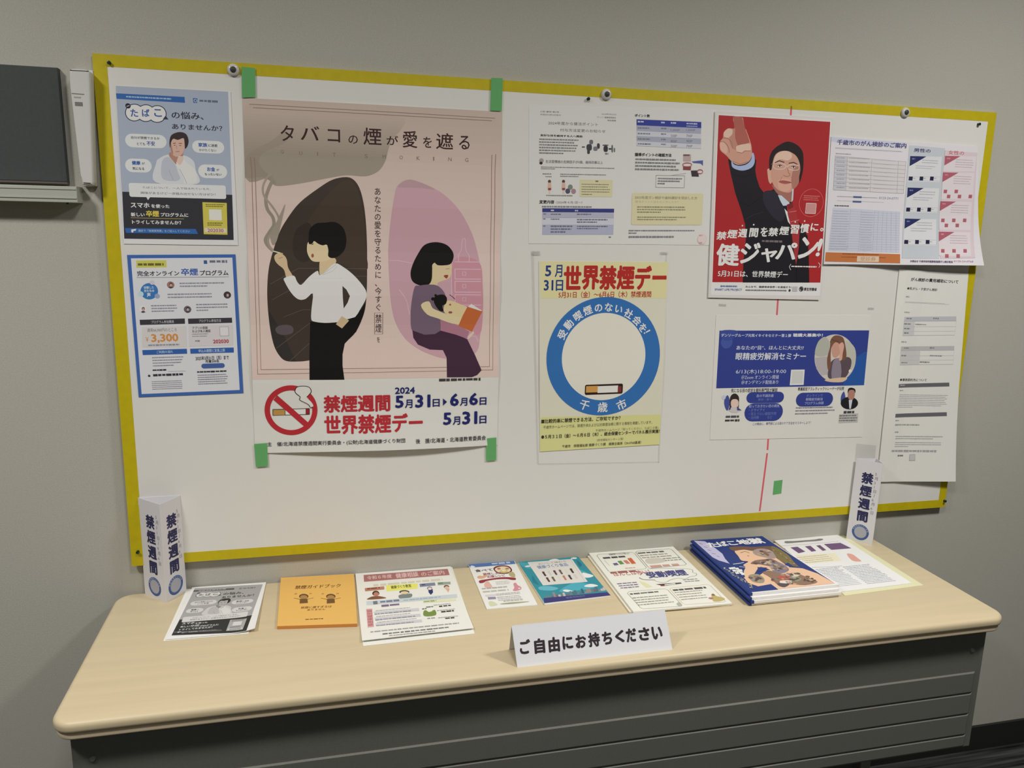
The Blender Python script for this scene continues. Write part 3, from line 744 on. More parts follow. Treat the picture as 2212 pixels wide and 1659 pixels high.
s.poly(mn, sm([(350, 815), (330, 750), (285, 710), (262, 680), (258, 645), (290, 622), (330, 640), (352, 675), (362, 735), (398, 800), (380, 825)], 4), (192, 168, 132))
s.line(mn, [(290, 665), (320, 655)], 4, (140, 112, 84)); s.line(mn, [(245, 608), (314, 626)], 8, (214, 205, 180)); s.line(mn, [(300, 622), (322, 628)], 8, (190, 150, 90))
s.poly(mn, sm([(715, 702), (780, 728), (860, 790), (930, 870), (958, 925), (950, 980), (905, 1060), (868, 1128), (845, 1138), (735, 1150), (640, 1155), (560, 1145), (538, 1125), (540, 1050), (550, 930), (495, 972), (440, 975), (385, 925), (335, 840), (335, 812), (405, 795), (430, 840), (462, 865), (520, 805), (585, 758), (600, 790), (640, 768)], 3), SH)
s.line(mn, [(600, 792), (640, 772), (728, 710)], 3, (165, 168, 172)); s.line(mn, [(625, 790), (700, 760), (735, 725)], 3, (172, 174, 178)); s.line(mn, [(540, 815), (780, 815)], 2, (186, 186, 186))
s.poly(mn, [(775, 873), (805, 900), (832, 950), (815, 1000), (785, 1045), (778, 960)], LC)
s.poly(mn, [(530, 1145), (640, 1157), (735, 1150), (872, 1110), (925, 1040), (950, 1000), (940, 1080), (880, 1222), (793, 1312), (776, 1395), (776, 1480), (790, 1585), (525, 1587), (524, 1400)], (14, 13, 12))
s.poly(mn, [(770, 1103), (826, 1137), (772, 1197), (726, 1165)], (190, 166, 130))
wm = 'printed_woman'
s.poly(wm, sm([(1460, 700), (1500, 690), (1560, 700), (1605, 705), (1606, 760), (1592, 810), (1545, 832), (1500, 850), (1495, 880), (1440, 870), (1455, 800)], 3), (198, 180, 140))
s.poly(wm, sm([(1480, 540), (1560, 556), (1608, 600), (1623, 650), (1600, 705), (1550, 717), (1500, 715), (1475, 697), (1460, 730), (1455, 820), (1430, 862), (1370, 870), (1310, 840), (1293, 780), (1310, 710), (1350, 630), (1400, 562)], 4), BK)
s.poly(wm, sm([(1460, 712), (1478, 700), (1490, 725), (1472, 762), (1460, 745)], 3), (198, 180, 140)); s.poly(wm, sm([(1545, 795), (1580, 790), (1568, 818)], 3), (140, 62, 50)); s.line(wm, [(1560, 745), (1590, 742)], 3, (120, 95, 75))
s.poly(wm, sm([(1325, 880), (1360, 870), (1440, 862), (1500, 872), (1545, 915), (1562, 965), (1560, 1060), (1525, 1130), (1522, 1225), (1480, 1240), (1400, 1245), (1308, 1218), (1294, 1100), (1303, 980)], 4), (106, 88, 106))
s.poly(wm, [(1308, 1212), (1400, 1245), (1480, 1240), (1525, 1213), (1640, 1242), (1727, 1280), (1785, 1400), (1834, 1515), (1800, 1552), (1760, 1567), (1570, 1568), (1568, 1420), (1540, 1362), (1440, 1358), (1350, 1320), (1315, 1268)], (62, 36, 58))
s.poly(wm, [(1520, 1128), (1600, 1150), (1680, 1185), (1742, 1222), (1722, 1276), (1640, 1245), (1528, 1215)], (158, 108, 128))
s.poly(wm, sm([(1545, 1060), (1560, 1000), (1600, 985), (1690, 1020), (1725, 1040), (1695, 1110), (1640, 1120), (1580, 1095)], 3), (204, 184, 140))
s.poly(wm, sm([(1480, 952), (1540, 938), (1570, 965), (1562, 1010), (1535, 1025), (1545, 1065), (1510, 1058), (1472, 1000)], 3), BK)
s.disc(wm, 1484, 945, 1494, 945, BK); s.disc(wm, 1463, 972, 1476, 972, BK); s.line(wm, [(1590, 940), (1612, 955), (1632, 975)], 5, (80, 40, 40)); s.disc(wm, 1595, 1016, 1603, 1016, (150, 95, 80)); s.poly(wm, ell(1597, 1075, 15, 9), (130, 80, 78))
s.poly(wm, sm([(1372, 1018), (1432, 990), (1460, 1040), (1510, 1065), (1600, 1100), (1700, 1118), (1716, 1148), (1700, 1168), (1610, 1160), (1500, 1120), (1420, 1090)], 3), (206, 188, 148))
s.poly(wm, [(1728, 1030), (1842, 1066), (1762, 1222), (1658, 1178), (1692, 1098)], (180, 92, 38)); s.poly(wm, [(1730, 1032), (1756, 1010), (1842, 1064), (1828, 1064)], (208, 202, 200))
s.poly(wm, [(1738, 1250), (1772, 1218), (1780, 1232), (1742, 1276), (1728, 1275)], (208, 180, 160))
t = 'vertical_lettering'
s.vtext(t, 'あなたの愛を守るために、今すぐ', 1042, 122, 1048, 1065, (60, 45, 48), .0, .9)
s.vtext(t, '禁煙', 1050, 1085, 1050, 1230, (60, 45, 48), .0, .7); s.line(t, [(1020, 1078), (1082, 1077), (1082, 1238), (1020, 1240)], 3, (80, 62, 62), True); s.text(t, 'を', 1038, 1262, 1060, 1302, (60, 45, 48), 0)
s.fine('small_print', 1510, 1578, 1870, 1598, 1, (60, 55, 55), .8, last=1)
s.crop = BOT
e = 'no_smoking_emblem'; RD = (168, 30, 42)
s.disc(e, 378, 402, 594, 402, RD, .80, 64)
s.poly(e, [(225, 395), (530, 385), (530, 437), (225, 447)], (24, 20, 20)); s.poly(e, [(230, 400), (325, 397), (325, 442), (230, 444)], (170, 130, 60)); s.poly(e, [(330, 397), (497, 391), (497, 434), (330, 440)], (204, 204, 200)); s.poly(e, [(500, 391), (526, 390), (526, 432), (500, 434)], (140, 24, 40))
s.poly(e, sm([(408, 245), (425, 212), (475, 203), (525, 212), (543, 245), (525, 275), (503, 295), (540, 330), (560, 365), (535, 383), (520, 360), (455, 325), (445, 290), (420, 265)], 5), (200, 200, 196))
s.line(e, sm([(408, 245), (425, 212), (475, 203), (525, 212), (543, 245), (530, 268), (508, 292)], 5, False), 6, (24, 22, 22)); s.line(e, sm([(408, 245), (420, 265), (452, 292), (450, 318), (515, 352), (540, 382), (552, 372)], 5, False), 6, (24, 22, 22))
s.poly(e, [(232, 318), (262, 278), (525, 508), (497, 545)], RD)
t = 'headline_lettering'; NV = (26, 32, 98)
s.text(t, '禁煙週間', 642, 280, 1192, 406, RD, .035); s.text(t, '世界禁煙デー', 648, 442, 1458, 572, RD, .035)
s.text(t, '2024', 1230, 212, 1394, 262, NV, .03)
for ch, x0, y0, x1, y1, b in (('5', 1232, 280, 1302, 380, .035), ('月', 1312, 312, 1374, 380, .025), ('31', 1396, 272, 1522, 376, .035), ('日', 1540, 308, 1598, 370, .025), ('6', 1683, 264, 1756, 366, .035),
                           ('月', 1766, 300, 1826, 364, .025), ('6', 1842, 260, 1914, 360, .035), ('日', 1928, 297, 1984, 358, .025), ('5', 1626, 420, 1694, 518, .035), ('月', 1706, 452, 1766, 518, .025), ('31', 1784, 412, 1908, 514, .035), ('日', 1926, 448, 1984, 510, .025)):
    s.text(t, ch, x0, y0, x1, y1, NV, b)
s.poly(t, [(1625, 303), (1658, 331), (1625, 362)], NV)
f = 'footer_lettering'
def ltext(s, part, t, x0, yb, x1, ht, col, bold=.012):
    """text from its baseline-left position; ht = height in crop pixels"""
    a = s.uv(x0, yb); V, F = glyphs(t, bold); lo, hi = V.min(0), V.max(0)
    kx, ky = s.jac((x0+x1)/2, yb); T = (V-lo)/(hi-lo)*np.array(((x1-x0)/kx, ht/ky))+np.array(a)
    s.add(part, [tuple(p) for p in T], F, s.C(*col), copies(bold))
ltext(s, f, '主　催/北海道禁煙週間実行委員会・(公財)北海道健康づくり財団', 182, 706, 1312, 40, (52, 50, 58), .01)
ltext(s, f, '後　援/北海道・北海道教育委員会', 1398, 668, 1978, 38, (52, 50, 58), .01)
s.done()
# ---- points notice (landscape sheet, two columns)
NL, NR = (1130, 220, 5.186), (1340, 220, 5.186)
s = Sheet('notice', 'white landscape points notice with blue table headers, left of the red poster', 'notice', BO(.0006), BN,
          [(1143, 227), (1544, 237), (1533, 529.5), (1142, 526)], white=(198, 198, 196))
s.crop = NL; f = 'small_print'; G = (118, 118, 122); D2 = (70, 70, 74)
s.text(f, '人財 健保 第2号', 188, 98, 402, 125, G, .01); s.text(f, '平成2024年3月吉日', 190, 133, 420, 158, G, .01); s.text(f, '2024年3月22日', 880, 128, 1042, 150, G, .01); s.text(f, 'デンソー健康保険組合', 830, 162, 1040, 188, G, .01); s.text(f, '常務理事', 945, 200, 1040, 220, G, .01)
t = 'title_lettering'
s.text(t, '2024年度から健活ポイント', 282, 218, 838, 272, (92, 92, 96), .005); s.text(t, '付与方法変更のお知らせ', 415, 298, 922, 348, (92, 92, 96), .005)
s.text(t, '良好な体を維持する人へ奨励', 195, 362, 665, 400, (48, 48, 50), .03)
s.fine(f, 180, 410, 625, 605, 6, G, .55, last=.7)
p = 'printed_picture'
for x0, y0, x1, y1, c in ((715, 480, 765, 540, 60), (720, 540, 745, 580, 60), (745, 430, 780, 470, 100), (830, 470, 856, 520, 60), (895, 480, 950, 492, 80), (905, 498, 945, 555, 50), (960, 520, 990, 535, 60), (990, 490, 1005, 560, 90), (660, 500, 690, 512, 80), (790, 505, 830, 545, 110), (1015, 520, 1030, 560, 110)):
    s.poly(p, sm([(x0, y0), (x1, y0), (x1, y1), (x0, y1)], 3), (c, c, c+5))
s.fine(p, 918, 570, 985, 598, 1, G, .9); s.poly(p, ell(205, 658, 26, 26), (150, 140, 138)); s.poly(p, ell(200, 686, 18, 16), (40, 40, 42))
s.text(f, '生活習慣病の危険因子が0個、維持改善以上', 252, 650, 892, 698, G, .015)
s.fine(f, 200, 725, 1045, 778, 2, G, .55, last=.2); s.fine(f, 218, 800, 325, 822, 1, G, .7, last=1); s.fine(f, 250, 832, 375, 850, 1, G, .7); s.fine(f, 415, 805, 962, 860, 2, G, .5, last=.38)
for x in (295, 452):
    s.poly(p, ell(x, 892, 17, 19), (82, 60, 50)); s.poly(p, [(x-16, 905), (x+17, 905), (x+24, 985), (x-22, 985)], (196, 160, 145)); s.poly(p, [(x-15, 965), (x+18, 965), (x+15, 990), (x-15, 990)], (120, 60, 70)); s.poly(p, [(x-10, 990), (x+10, 990), (x+8, 1030), (x-8, 1030)], (200, 175, 165))
for cx, cy, c in ((528, 955, (110, 125, 112)), (500, 1000, (78, 72, 95)), (565, 1002, (150, 120, 132))): s.disc(p, cx, cy, cx+27, cy, c)
s.fine(f, 258, 1042, 580, 1062, 1, G, .8, last=1)
s.pill('yellow_box', 635, 870, 998, 1068, (196, 190, 152), .15); s.fine('yellow_box', 655, 918, 985, 1062, 5, (120, 115, 90), .4, last=.4); s.rect('yellow_box', 810, 882, 842, 898, (110, 105, 80))
s.text(t, '変更内容', 182, 1100, 348, 1142, (48, 48, 50), .03); s.text(f, '（2024年４月1日～）', 370, 1110, 662, 1142, G, .005); s.fine(f, 210, 1165, 825, 1192, 1, G, .8, last=1)
tb_ = 'printed_table'
s.rect(tb_, 215, 1192, 1018, 1240, (48, 54, 120)); s.rect(tb_, 215, 1240, 1015, 1302, (160, 162, 182)); s.rect(tb_, 215, 1302, 1015, 1380, (184, 186, 198)); s.rect(tb_, 215, 1380, 1010, 1488, (158, 162, 184))
s.fine(tb_, 310, 1208, 370, 1226, 1, (180, 182, 200), .9); s.fine(tb_, 580, 1210, 645, 1230, 1, (180, 182, 200), .9)
for x0, y0, x1, y1, n in ((225, 1250, 275, 1275, 1), (308, 1252, 480, 1278, 1), (602, 1252, 835, 1280, 1), (225, 1305, 270, 1330, 1), (308, 1308, 462, 1332, 1), (602, 1312, 958, 1368, 2), (225, 1385, 270, 1408, 1), (308, 1385, 575, 1480, 3), (602, 1388, 985, 1438, 2)):
    s.fine(tb_, x0, y0, x1, y1, n, (98, 98, 118), .6, last=.7)
s.fine(f, 958, 1508, 1010, 1528, 1, G, .8)
s.crop = NR
s.text(t, 'ポイント数', 162, 135, 330, 175, (50, 50, 52), .03)
s.poly(tb_, [(182, 195), (906, 226), (906, 296), (182, 262)], (44, 56, 140))
for k, (y0, y1, c) in enumerate(((262, 325, (152, 155, 176)), (325, 385, (184, 186, 196)), (385, 440, (152, 155, 174)), (440, 495, (184, 186, 196)))):
    s.poly(tb_, [(182, y0), (905, y0+33), (903, y1+30), (184, y1)], c)
    s.fine(tb_, 195, y0+22, 345, y0+48, 1, (110, 110, 122), .8, last=1); s.fine(tb_, 455, y0+28, 518, y0+50, 1, (110, 110, 122), .8, last=1)
    for x, tt in ((565, ('1,000P', '500P', '80P', '500P')[k]), (738, ('1,500P', '700P', '90P', '700P')[k])): s.text(tb_, tt, x, y0+42, x+(100 if k == 0 else 68), y0+72, (105, 106, 120), .01)
for x0, x1, y in ((195, 265, 212), (455, 502, 222), (565, 632, 226), (740, 872, 235)): s.fine(tb_, x0, y, x1, y+24, 1, (170, 176, 210), .9, last=1)
s.fine(tb_, 740, 265, 870, 284, 1, (150, 158, 200), .9, last=1)
s.text(t, '獲得ポイントの確認方法', 162, 570, 572, 618, (50, 50, 52), .03)
s.fine(f, 168, 632, 675, 790, 4, G, .55, last=1); s.frame(f, 400, 822, 715, 962, 3, (130, 130, 132)); s.fine(f, 420, 850, 698, 940, 3, G, .55, last=.3)
s.line(f, [(560, 825), (735, 800)], 2, (130, 130, 132))
for pts, c in (([(705, 590), (790, 590), (790, 665), (705, 665)], (170, 150, 150)), ([(705, 588), (775, 588), (775, 608), (705, 608)], (110, 80, 82)), (ell(748, 705, 55, 28), (155, 100, 100)), (ell(748, 708, 45, 14), (200, 196, 194)), ([(702, 725), (792, 725), (788, 765), (702, 762)], (130, 60, 62)), ([(800, 668), (870, 660), (925, 655), (925, 715), (900, 690), (820, 684)], (72, 88, 150)), ([(790, 770), (870, 768), (878, 838), (800, 835)], (55, 48, 58)), (ell(892, 782, 34, 28), (150, 90, 92)), (ell(892, 785, 26, 14), (200, 196, 194))):
    s.poly(p, pts, c)
s.pill('yellow_box', 132, 1018, 912, 1380, (196, 190, 152), .12)
s.text('yellow_box', '2023年度ガン検診や歯科健診を受診した方', 162, 1055, 860, 1095, (118, 112, 88), .015); s.text('yellow_box', '健活ポイントはもらいましたか？', 165, 1105, 650, 1135, (160, 150, 110), .0)
s.fine('yellow_box', 188, 1170, 750, 1260, 3, (128, 124, 98), .55, last=.5); s.fine('yellow_box', 188, 1285, 745, 1340, 2, (128, 124, 98), .55, last=.8)
s.fine(f, 92, 1435, 872, 1490, 2, G, .5, last=.12); s.fine(f, 92, 1502, 640, 1528, 1, G, .8, last=1)
s.disc('logo', 914, 1540, 965, 1540, (206, 172, 172)); s.disc('logo', 914, 1540, 960, 1540, (208, 190, 190)); s.fine('logo', 882, 1488, 945, 1508, 1, (196, 130, 132), .9); s.fine('logo', 882, 1570, 945, 1592, 1, (196, 130, 132), .9)
s.done()

# ---- world no tobacco day poster in a clear sleeve
s = Sheet('poster', 'pale yellow poster with a large blue ring emblem, under the points notice', 'poster', BO(.0012), BN,
          [(118, 118), (1083, 125), (1018, 1487), (125, 1540)], crop=(1130, 530, 3.456), white=(197, 195, 178),
          warp=lambda u, v: .002*max(0, 1-abs(v-.17)/.14))
s.poly('printed_band', [(130, 118), (1083, 125), (1076, 395), (130, 395)], (202, 196, 146)); s.poly('printed_band', [(130, 1282), (1027, 1262), (1018, 1487), (125, 1540)], (194, 193, 128))
t = 'title_lettering'; NV = (32, 58, 122); RD2 = (165, 30, 26)
s.text(t, '5', 165, 150, 210, 232, NV, .03); s.text(t, '月', 238, 145, 292, 238, NV, .025); s.text(t, '31', 155, 258, 225, 338, NV, .03); s.text(t, '日', 245, 258, 298, 340, NV, .025)
for ch, x0, x1 in (('世', 305, 432), ('界', 440, 568), ('禁', 572, 695), ('煙', 702, 828), ('デ', 838, 955)): s.text(t, ch, x0, 150, x1, 332, RD2, .045)
s.text(t, 'ー', 965, 225, 1070, 256, RD2, .03)
s.text(t, '5月31日（金）～6月6日（木）禁煙週間', 265, 345, 955, 388, RD2, .015)
e = 'ring_emblem'; BL = (38, 100, 166)
s.disc(e, 603, 833, 1018, 833, BL, n=72); s.disc(e, 603, 833, 910, 833, (203, 201, 190), n=72)
c0 = s.uv(603, 833); 
for ch, x, y in (('受', 292, 665), ('動', 340, 590), ('喫', 408, 527), ('煙', 482, 485), ('の', 562, 465), ('な', 638, 462), ('い', 713, 475), ('社', 788, 510), ('会', 850, 560), ('を', 893, 615), ('！', 930, 660)):
    q = s.uv(x, y); s.char(e, ch, q[0], q[1], .0212, math.atan2(q[1]-c0[1], q[0]-c0[0])-math.pi/2, WH, .025)
for ch, x, y in (('千', 457, 1190), ('歳', 592, 1207), ('市', 733, 1188)):
    q = s.uv(x, y); s.char(e, ch, q[0], q[1], .0252, math.atan2(q[1]-c0[1], q[0]-c0[0])+math.pi/2, WH, .02)
s.pill('cigarette_print', 460, 1040, 740, 1105, (36, 24, 22), .35); s.rect('cigarette_print', 468, 1050, 555, 1095, (190, 138, 62)); s.rect('cigarette_print', 555, 1050, 705, 1095, (206, 204, 200)); s.rect('cigarette_print', 705, 1050, 730, 1095, (120, 42, 40))
f = 'body_lettering'
ltext(s, f, '■比較的楽に禁煙できる方法、ご存知ですか？', 135, 1330, 725, 32, (50, 50, 42), .02)
ltext(s, f, '千歳市ホームページでは、禁煙外来および公的禁煙治療に関する情報を掲載しています。', 150, 1370, 962, 24, (110, 108, 88), .0)
ltext(s, f, '千歳市ホームページ「知ってください、たばこの害」', 540, 1392, 1010, 20, (130, 126, 100), .0)
ltext(s, f, '●５月３１日（金）～６月６日（木）、総合保健センターでパネル展示実施！', 135, 1446, 1018, 30, (50, 50, 42), .02)
ltext(s, f, '（総合福祉センター１階）', 550, 1462, 748, 18, (120, 116, 92), .0)
ltext(s, f, '千歳市　保健福祉部 健康づくり課　健康企画係（24-0768直通）', 290, 1512, 880, 22, (90, 88, 70), .01)
s.done()
# clear sleeve over it
slv = root('plastic_sleeve', tuple(hit(1290, 1008, BO(.004), BN)), 'clear plastic sleeve holding the ring emblem poster', 'plastic sleeve')
def film(name, pts, h, mat, parent, th=.0002):
    bm = bmesh.new(); P = [hit(x, y, BO(h), BN)-np.array(parent.location) for x, y in pts]
    f = bm.faces.new([bm.verts.new(tuple(q)) for q in P[::-1]]); r = bmesh.ops.extrude_face_region(bm, geom=[f])
    for v in r['geom']:
        if isinstance(v, bmesh.types.BMVert): v.co += Vector(tuple(BN*th))
    return link(name, mesh_of(bm, name), mat, parent)
M_FILM = bpy.data.materials.new('clear_film'); M_FILM.use_nodes = True
q_ = M_FILM.node_tree.nodes['Principled BSDF']; q_.inputs['Base Color'].default_value = (.6, .6, .58, 1); q_.inputs['Alpha'].default_value = .13; q_.inputs['Roughness'].default_value = .3
M_FILM2 = M_FILM.copy(); M_FILM2.node_tree.nodes['Principled BSDF'].inputs['Alpha'].default_value = .3
for pts in ([(1147, 546), (1153, 546), (1164, 1003), (1160, 1003)], [(1438, 548), (1441, 548), (1424, 1000), (1421, 1000)], [(1163, 1001), (1424, 997), (1424, 999.5), (1163, 1004)]):
    film('sleeve_edge', pts, .0004, M_FILM, slv)
for pts, nm in (([(1148, 541), (1166, 542), (1167, 551), (1149, 551)], 'top left'), ([(1427, 543), (1443, 544), (1442, 549), (1427, 549)], 'top right')):
    tape('clear adhesive tape bit at the ring emblem poster '+nm, pts, .002, None, name='clear_tape', group='clear tape bits', alpha=M_FILM2)
for pts, nm in (([(1553, 656), (1569, 657), (1568, 662), (1552, 661)], 'left'), ([(1875, 664), (1888, 665), (1887, 669), (1874, 669)], 'right')):
    tape('clear adhesive tape bit above the blue seminar sheet, '+nm+' end', pts, .0004, None, name='clear_tape', group='clear tape bits', alpha=M_FILM2)
tape('broad clear film piece on the board above the right paper pillar', [(1850, 958), (1893, 962), (1889, 998), (1846, 1000)], .0004, None, name='clear_tape', group='clear tape bits', alpha=M_FILM)

# ---- red poster
s = Sheet('poster', 'red poster of a bespectacled man in a dark suit pointing upwards', 'poster', BO(.0032), BN,
          [(95, 38), (1078, 95), (966, 1612), (38, 1592)], crop=(1520, 230, 3.857), white=(196, 192, 190))
RDP = (158, 28, 32)
s.poly('printed_border', [(118, 62), (1064, 118), (970, 1578), (60, 1572)], (204, 203, 204))
s.poly('printed_background', [(125, 72), (1055, 128), (972, 1468), (72, 1464)], RDP)
m = 'printed_man'; SUIT = (27, 25, 32); SK = (188, 140, 122); SKD = (150, 98, 86); SKL = (212, 172, 154)
s.poly(m, [(202, 440), (225, 560), (262, 720), (310, 860), (345, 980), (352, 1100), (330, 1300), (325, 1467), (880, 1468), (876, 1250), (866, 1080), (815, 990), (780, 940), (748, 830), (730, 770), (700, 760), (640, 720), (590, 688), (545, 706), (500, 716), (465, 670), (440, 590), (430, 530), (438, 450), (402, 392), (330, 440)], SUIT)
s.poly(m, sm([(500, 716), (560, 700), (620, 730), (680, 880), (640, 960), (560, 900), (500, 800)], 4), (40, 39, 50))
s.line(m, [(600, 700), (650, 800), (690, 900), (745, 1100), (770, 1300), (775, 1466)], 5, (14, 13, 17)); s.line(m, [(820, 1000), (800, 1150), (790, 1300)], 5, (16, 14, 18))
s.line(m, [(240, 560), (330, 590), (420, 560)], 4, (16, 15, 20)); s.line(m, [(300, 800), (380, 830), (470, 760)], 5, (16, 15, 20)); s.line(m, [(350, 940), (420, 900), (500, 880)], 4, (44, 42, 52))
s.poly(m, sm([(232, 452), (236, 500), (270, 524), (330, 534), (395, 512), (425, 465), (418, 395), (402, 390), (396, 440), (360, 480), (300, 495), (252, 482)], 3), (150, 166, 204))
s.poly(m, sm([(245, 86), (258, 180), (205, 182), (168, 215), (160, 262), (138, 290), (134, 330), (142, 370), (190, 410), (235, 460), (280, 486), (330, 482), (372, 462), (398, 420), (400, 340), (376, 255), (345, 180), (330, 110), (318, 90)], 3), SK)
s.poly(m, [(245, 83), (318, 88), (330, 120), (345, 180), (370, 250), (385, 300), (320, 320), (282, 335), (262, 260), (256, 180)], (160, 86, 74))
s.poly(m, sm([(260, 180), (262, 260), (284, 330), (270, 360), (240, 350), (215, 290), (225, 220)], 3), (176, 122, 106))
s.poly(m, sm([(275, 330), (320, 316), (385, 312), (392, 340), (388, 368), (340, 366), (318, 385), (280, 378), (270, 350)], 3), SKL); s.line(m, [(275, 380), (320, 388), (345, 370), (390, 370)], 5, SKD)
s.poly(m, sm([(168, 215), (205, 185), (240, 195), (235, 235), (200, 260), (172, 250)], 3), SKL); s.line(m, sm([(160, 262), (200, 268), (232, 300), (240, 350)], 4, False), 5, SKD); s.line(m, sm([(138, 292), (175, 300), (205, 340), (215, 385)], 4, False), 5, SKD)
s.poly(m, sm([(140, 298), (170, 300), (196, 340), (190, 390), (150, 368), (134, 330)], 3), (204, 160, 142)); s.line(m, [(350, 190), (372, 252), (395, 330)], 4, (214, 150, 130)); s.line(m, [(240, 455), (300, 480), (370, 460)], 4, SKD)
s.poly(m, sm([(570, 650), (640, 700), (735, 690), (735, 780), (700, 800), (660, 770), (600, 710)], 3), (150, 100, 88))
s.poly(m, sm([(532, 560), (530, 525), (548, 518), (566, 540), (570, 620), (556, 645), (540, 618)], 3), (196, 150, 132))
s.poly(m, sm([(560, 520), (562, 450), (590, 395), (640, 368), (700, 362), (760, 385), (800, 440), (810, 520), (800, 590), (785, 650), (750, 690), (715, 716), (675, 715), (620, 695), (582, 655), (562, 600)], 4), SK)
s.poly(m, sm([(580, 470), (605, 400), (660, 372), (720, 378), (735, 420), (700, 450), (640, 440), (600, 462)], 4), SKL); s.poly(m, sm([(620, 620), (680, 600), (730, 625), (720, 690), (680, 708), (630, 690)], 4), (198, 150, 130))
s.poly(m, sm([(750, 520), (808, 500), (800, 590), (785, 650), (745, 688), (730, 620)], 4), (160, 108, 94))
s.poly(m, sm([(548, 525), (546, 440), (570, 372), (628, 322), (700, 292), (775, 318), (822, 372), (832, 450), (826, 540), (800, 635), (795, 590), (806, 520), (792, 450), (760, 402), (700, 372), (640, 374), (598, 402), (578, 452), (566, 520), (558, 530)], 4), (34, 26, 28))
s.line(m, [(592, 470), (630, 452), (672, 466)], 8, (78, 52, 46)); s.line(m, [(708, 474), (750, 466), (782, 484)], 8, (78, 52, 46))
for a0 in ([(580, 482), (620, 470), (672, 482), (684, 500), (664, 520), (610, 522), (585, 508)], [(700, 498), (730, 484), (775, 486), (795, 502), (785, 528), (735, 530), (705, 518)]):
    s.line(m, sm(a0, 3), 4, (196, 190, 190), True)
s.line(m, [(684, 498), (700, 500)], 4, (190, 180, 180)); s.line(m, [(580, 485), (562, 478)], 4, (120, 100, 96))
for x, y in ((634, 496), (748, 506)): s.poly(m, ell(x, y, 17, 7), (215, 200, 194)); s.disc(m, x, y, x+6, y, (32, 24, 24)); s.line(m, [(x-19, y-3), (x, y-9), (x+19, y-2)], 5, (58, 38, 34))
s.line(m, sm([(700, 510), (706, 550), (720, 572), (690, 584), (664, 572)], 3, False), 5, SKD); s.line(m, [(652, 585), (634, 625)], 3, SKD); s.line(m, [(730, 585), (742, 622)], 3, SKD)
s.poly(m, sm([(624, 626), (655, 615), (680, 618), (712, 624), (730, 634), (690, 646), (652, 642)], 3), (158, 84, 80)); s.line(m, [(624, 628), (680, 629), (732, 636)], 3, (110, 55, 52))
s.poly(m, [(618, 738), (648, 742), (712, 800), (722, 822), (662, 828), (640, 790)], (178, 190, 214)); s.poly(m, [(672, 850), (700, 880), (722, 985), (702, 960)], (200, 200, 210)); s.poly(m, [(738, 690), (750, 688), (744, 780), (730, 800)], (178, 190, 214))
s.poly(m, [(692, 818), (740, 800), (770, 880), (800, 1000), (792, 1180), (770, 1320), (748, 1180), (726, 1000), (700, 900)], (156, 42, 46)); s.poly(m, [(692, 818), (740, 800), (748, 840), (705, 862)], (120, 28, 34)); s.line(m, [(712, 880), (775, 870)], 4, (196, 110, 110)); s.line(m, [(724, 960), (795, 945)], 4, (196, 110, 110))
cm = 'code_ring'
c_, e_ = s.uv(897, 803), s.uv(998, 803)
s.disc(cm, 897, 803, 998, 803, (196, 92, 92), .965, 56); s.fine(cm, 835, 740, 965, 795, 3, (196, 110, 108), .42, last=1); s.frame(cm, 856, 806, 930, 892, 5, (206, 185, 185)); s.rect(cm, 860, 810, 927, 888, (184, 130, 128))
t = 'brush_lettering'
for i, (ch, x0, y0, x1, y1) in enumerate((('禁', 108, 1040, 185, 1112), ('煙', 198, 1025, 275, 1100), ('週', 288, 1018, 358, 1092), ('間', 382, 1012, 448, 1090), ('を', 475, 1005, 528, 1085), ('禁', 540, 1008, 615, 1082), ('煙', 632, 998, 705, 1072), ('習', 722, 985, 788, 1062), ('慣', 805, 975, 872, 1055), ('に', 892, 972, 950, 1038), ('。', 970, 1010, 995, 1042))):
    s.text(t, ch, x0, y0, x1, y1, (208, 205, 202), .03, .06)
for cx, cy in ((322, 993), (416, 985), (762, 962), (840, 955)): s.disc(t, cx, cy, cx+6, cy, WH)
for ch, x0, y0, x1, y1, sh in (('健', 112, 1140, 290, 1330, .0), ('ジ', 305, 1130, 452, 1312, .08), ('ャ', 478, 1180, 600, 1300, .05), ('パ', 605, 1130, 770, 1278, .0), ('ン', 795, 1085, 930, 1272, .16), ('!', 942, 1098, 962, 1250, .6)):
    s.text(t, ch, x0, y0, x1, y1, (210, 208, 205), .032, sh)
ltext(s, 'body_lettering', '5月31日は、世界禁煙デー', 115, 1418, 698, 54, WH, .02)
s.line('body_lettering', [(726, 1312), (712, 1335), (724, 1362)], 4, WH); s.line('body_lettering', [(955, 1300), (970, 1322), (958, 1342)], 4, WH); s.fine('body_lettering', 730, 1326, 952, 1346, 1, (200, 190, 190), .8, last=1)
s.fine('body_lettering', 485, 1112, 668, 1140, 1, (110, 100, 104), .8, last=1)
f = 'footer_lettering'
s.fine(f, 140, 1490, 280, 1508, 1, (80, 105, 150), .8, last=1); s.text(f, 'SMART LIFE PROJECT', 92, 1515, 318, 1540, (80, 110, 160), .01)
s.text(f, 'みんなで、健康寿命世界一を目指そう!', 348, 1492, 730, 1514, (60, 60, 66), .02); s.fine(f, 348, 1524, 700, 1542, 1, (110, 110, 115), .8, last=1); s.rect(f, 740, 1500, 778, 1540, (170, 168, 170)); s.disc(f, 715, 1532, 724, 1532, (50, 50, 54))
s.disc(f, 812, 1520, 830, 1520, (50, 50, 60), .8); s.poly(f, sm([(800, 1515), (812, 1505), (826, 1520), (815, 1535)]), (50, 50, 60)); s.text(f, '厚生労働省', 836, 1508, 940, 1536, (60, 60, 66), .025)
s.done()

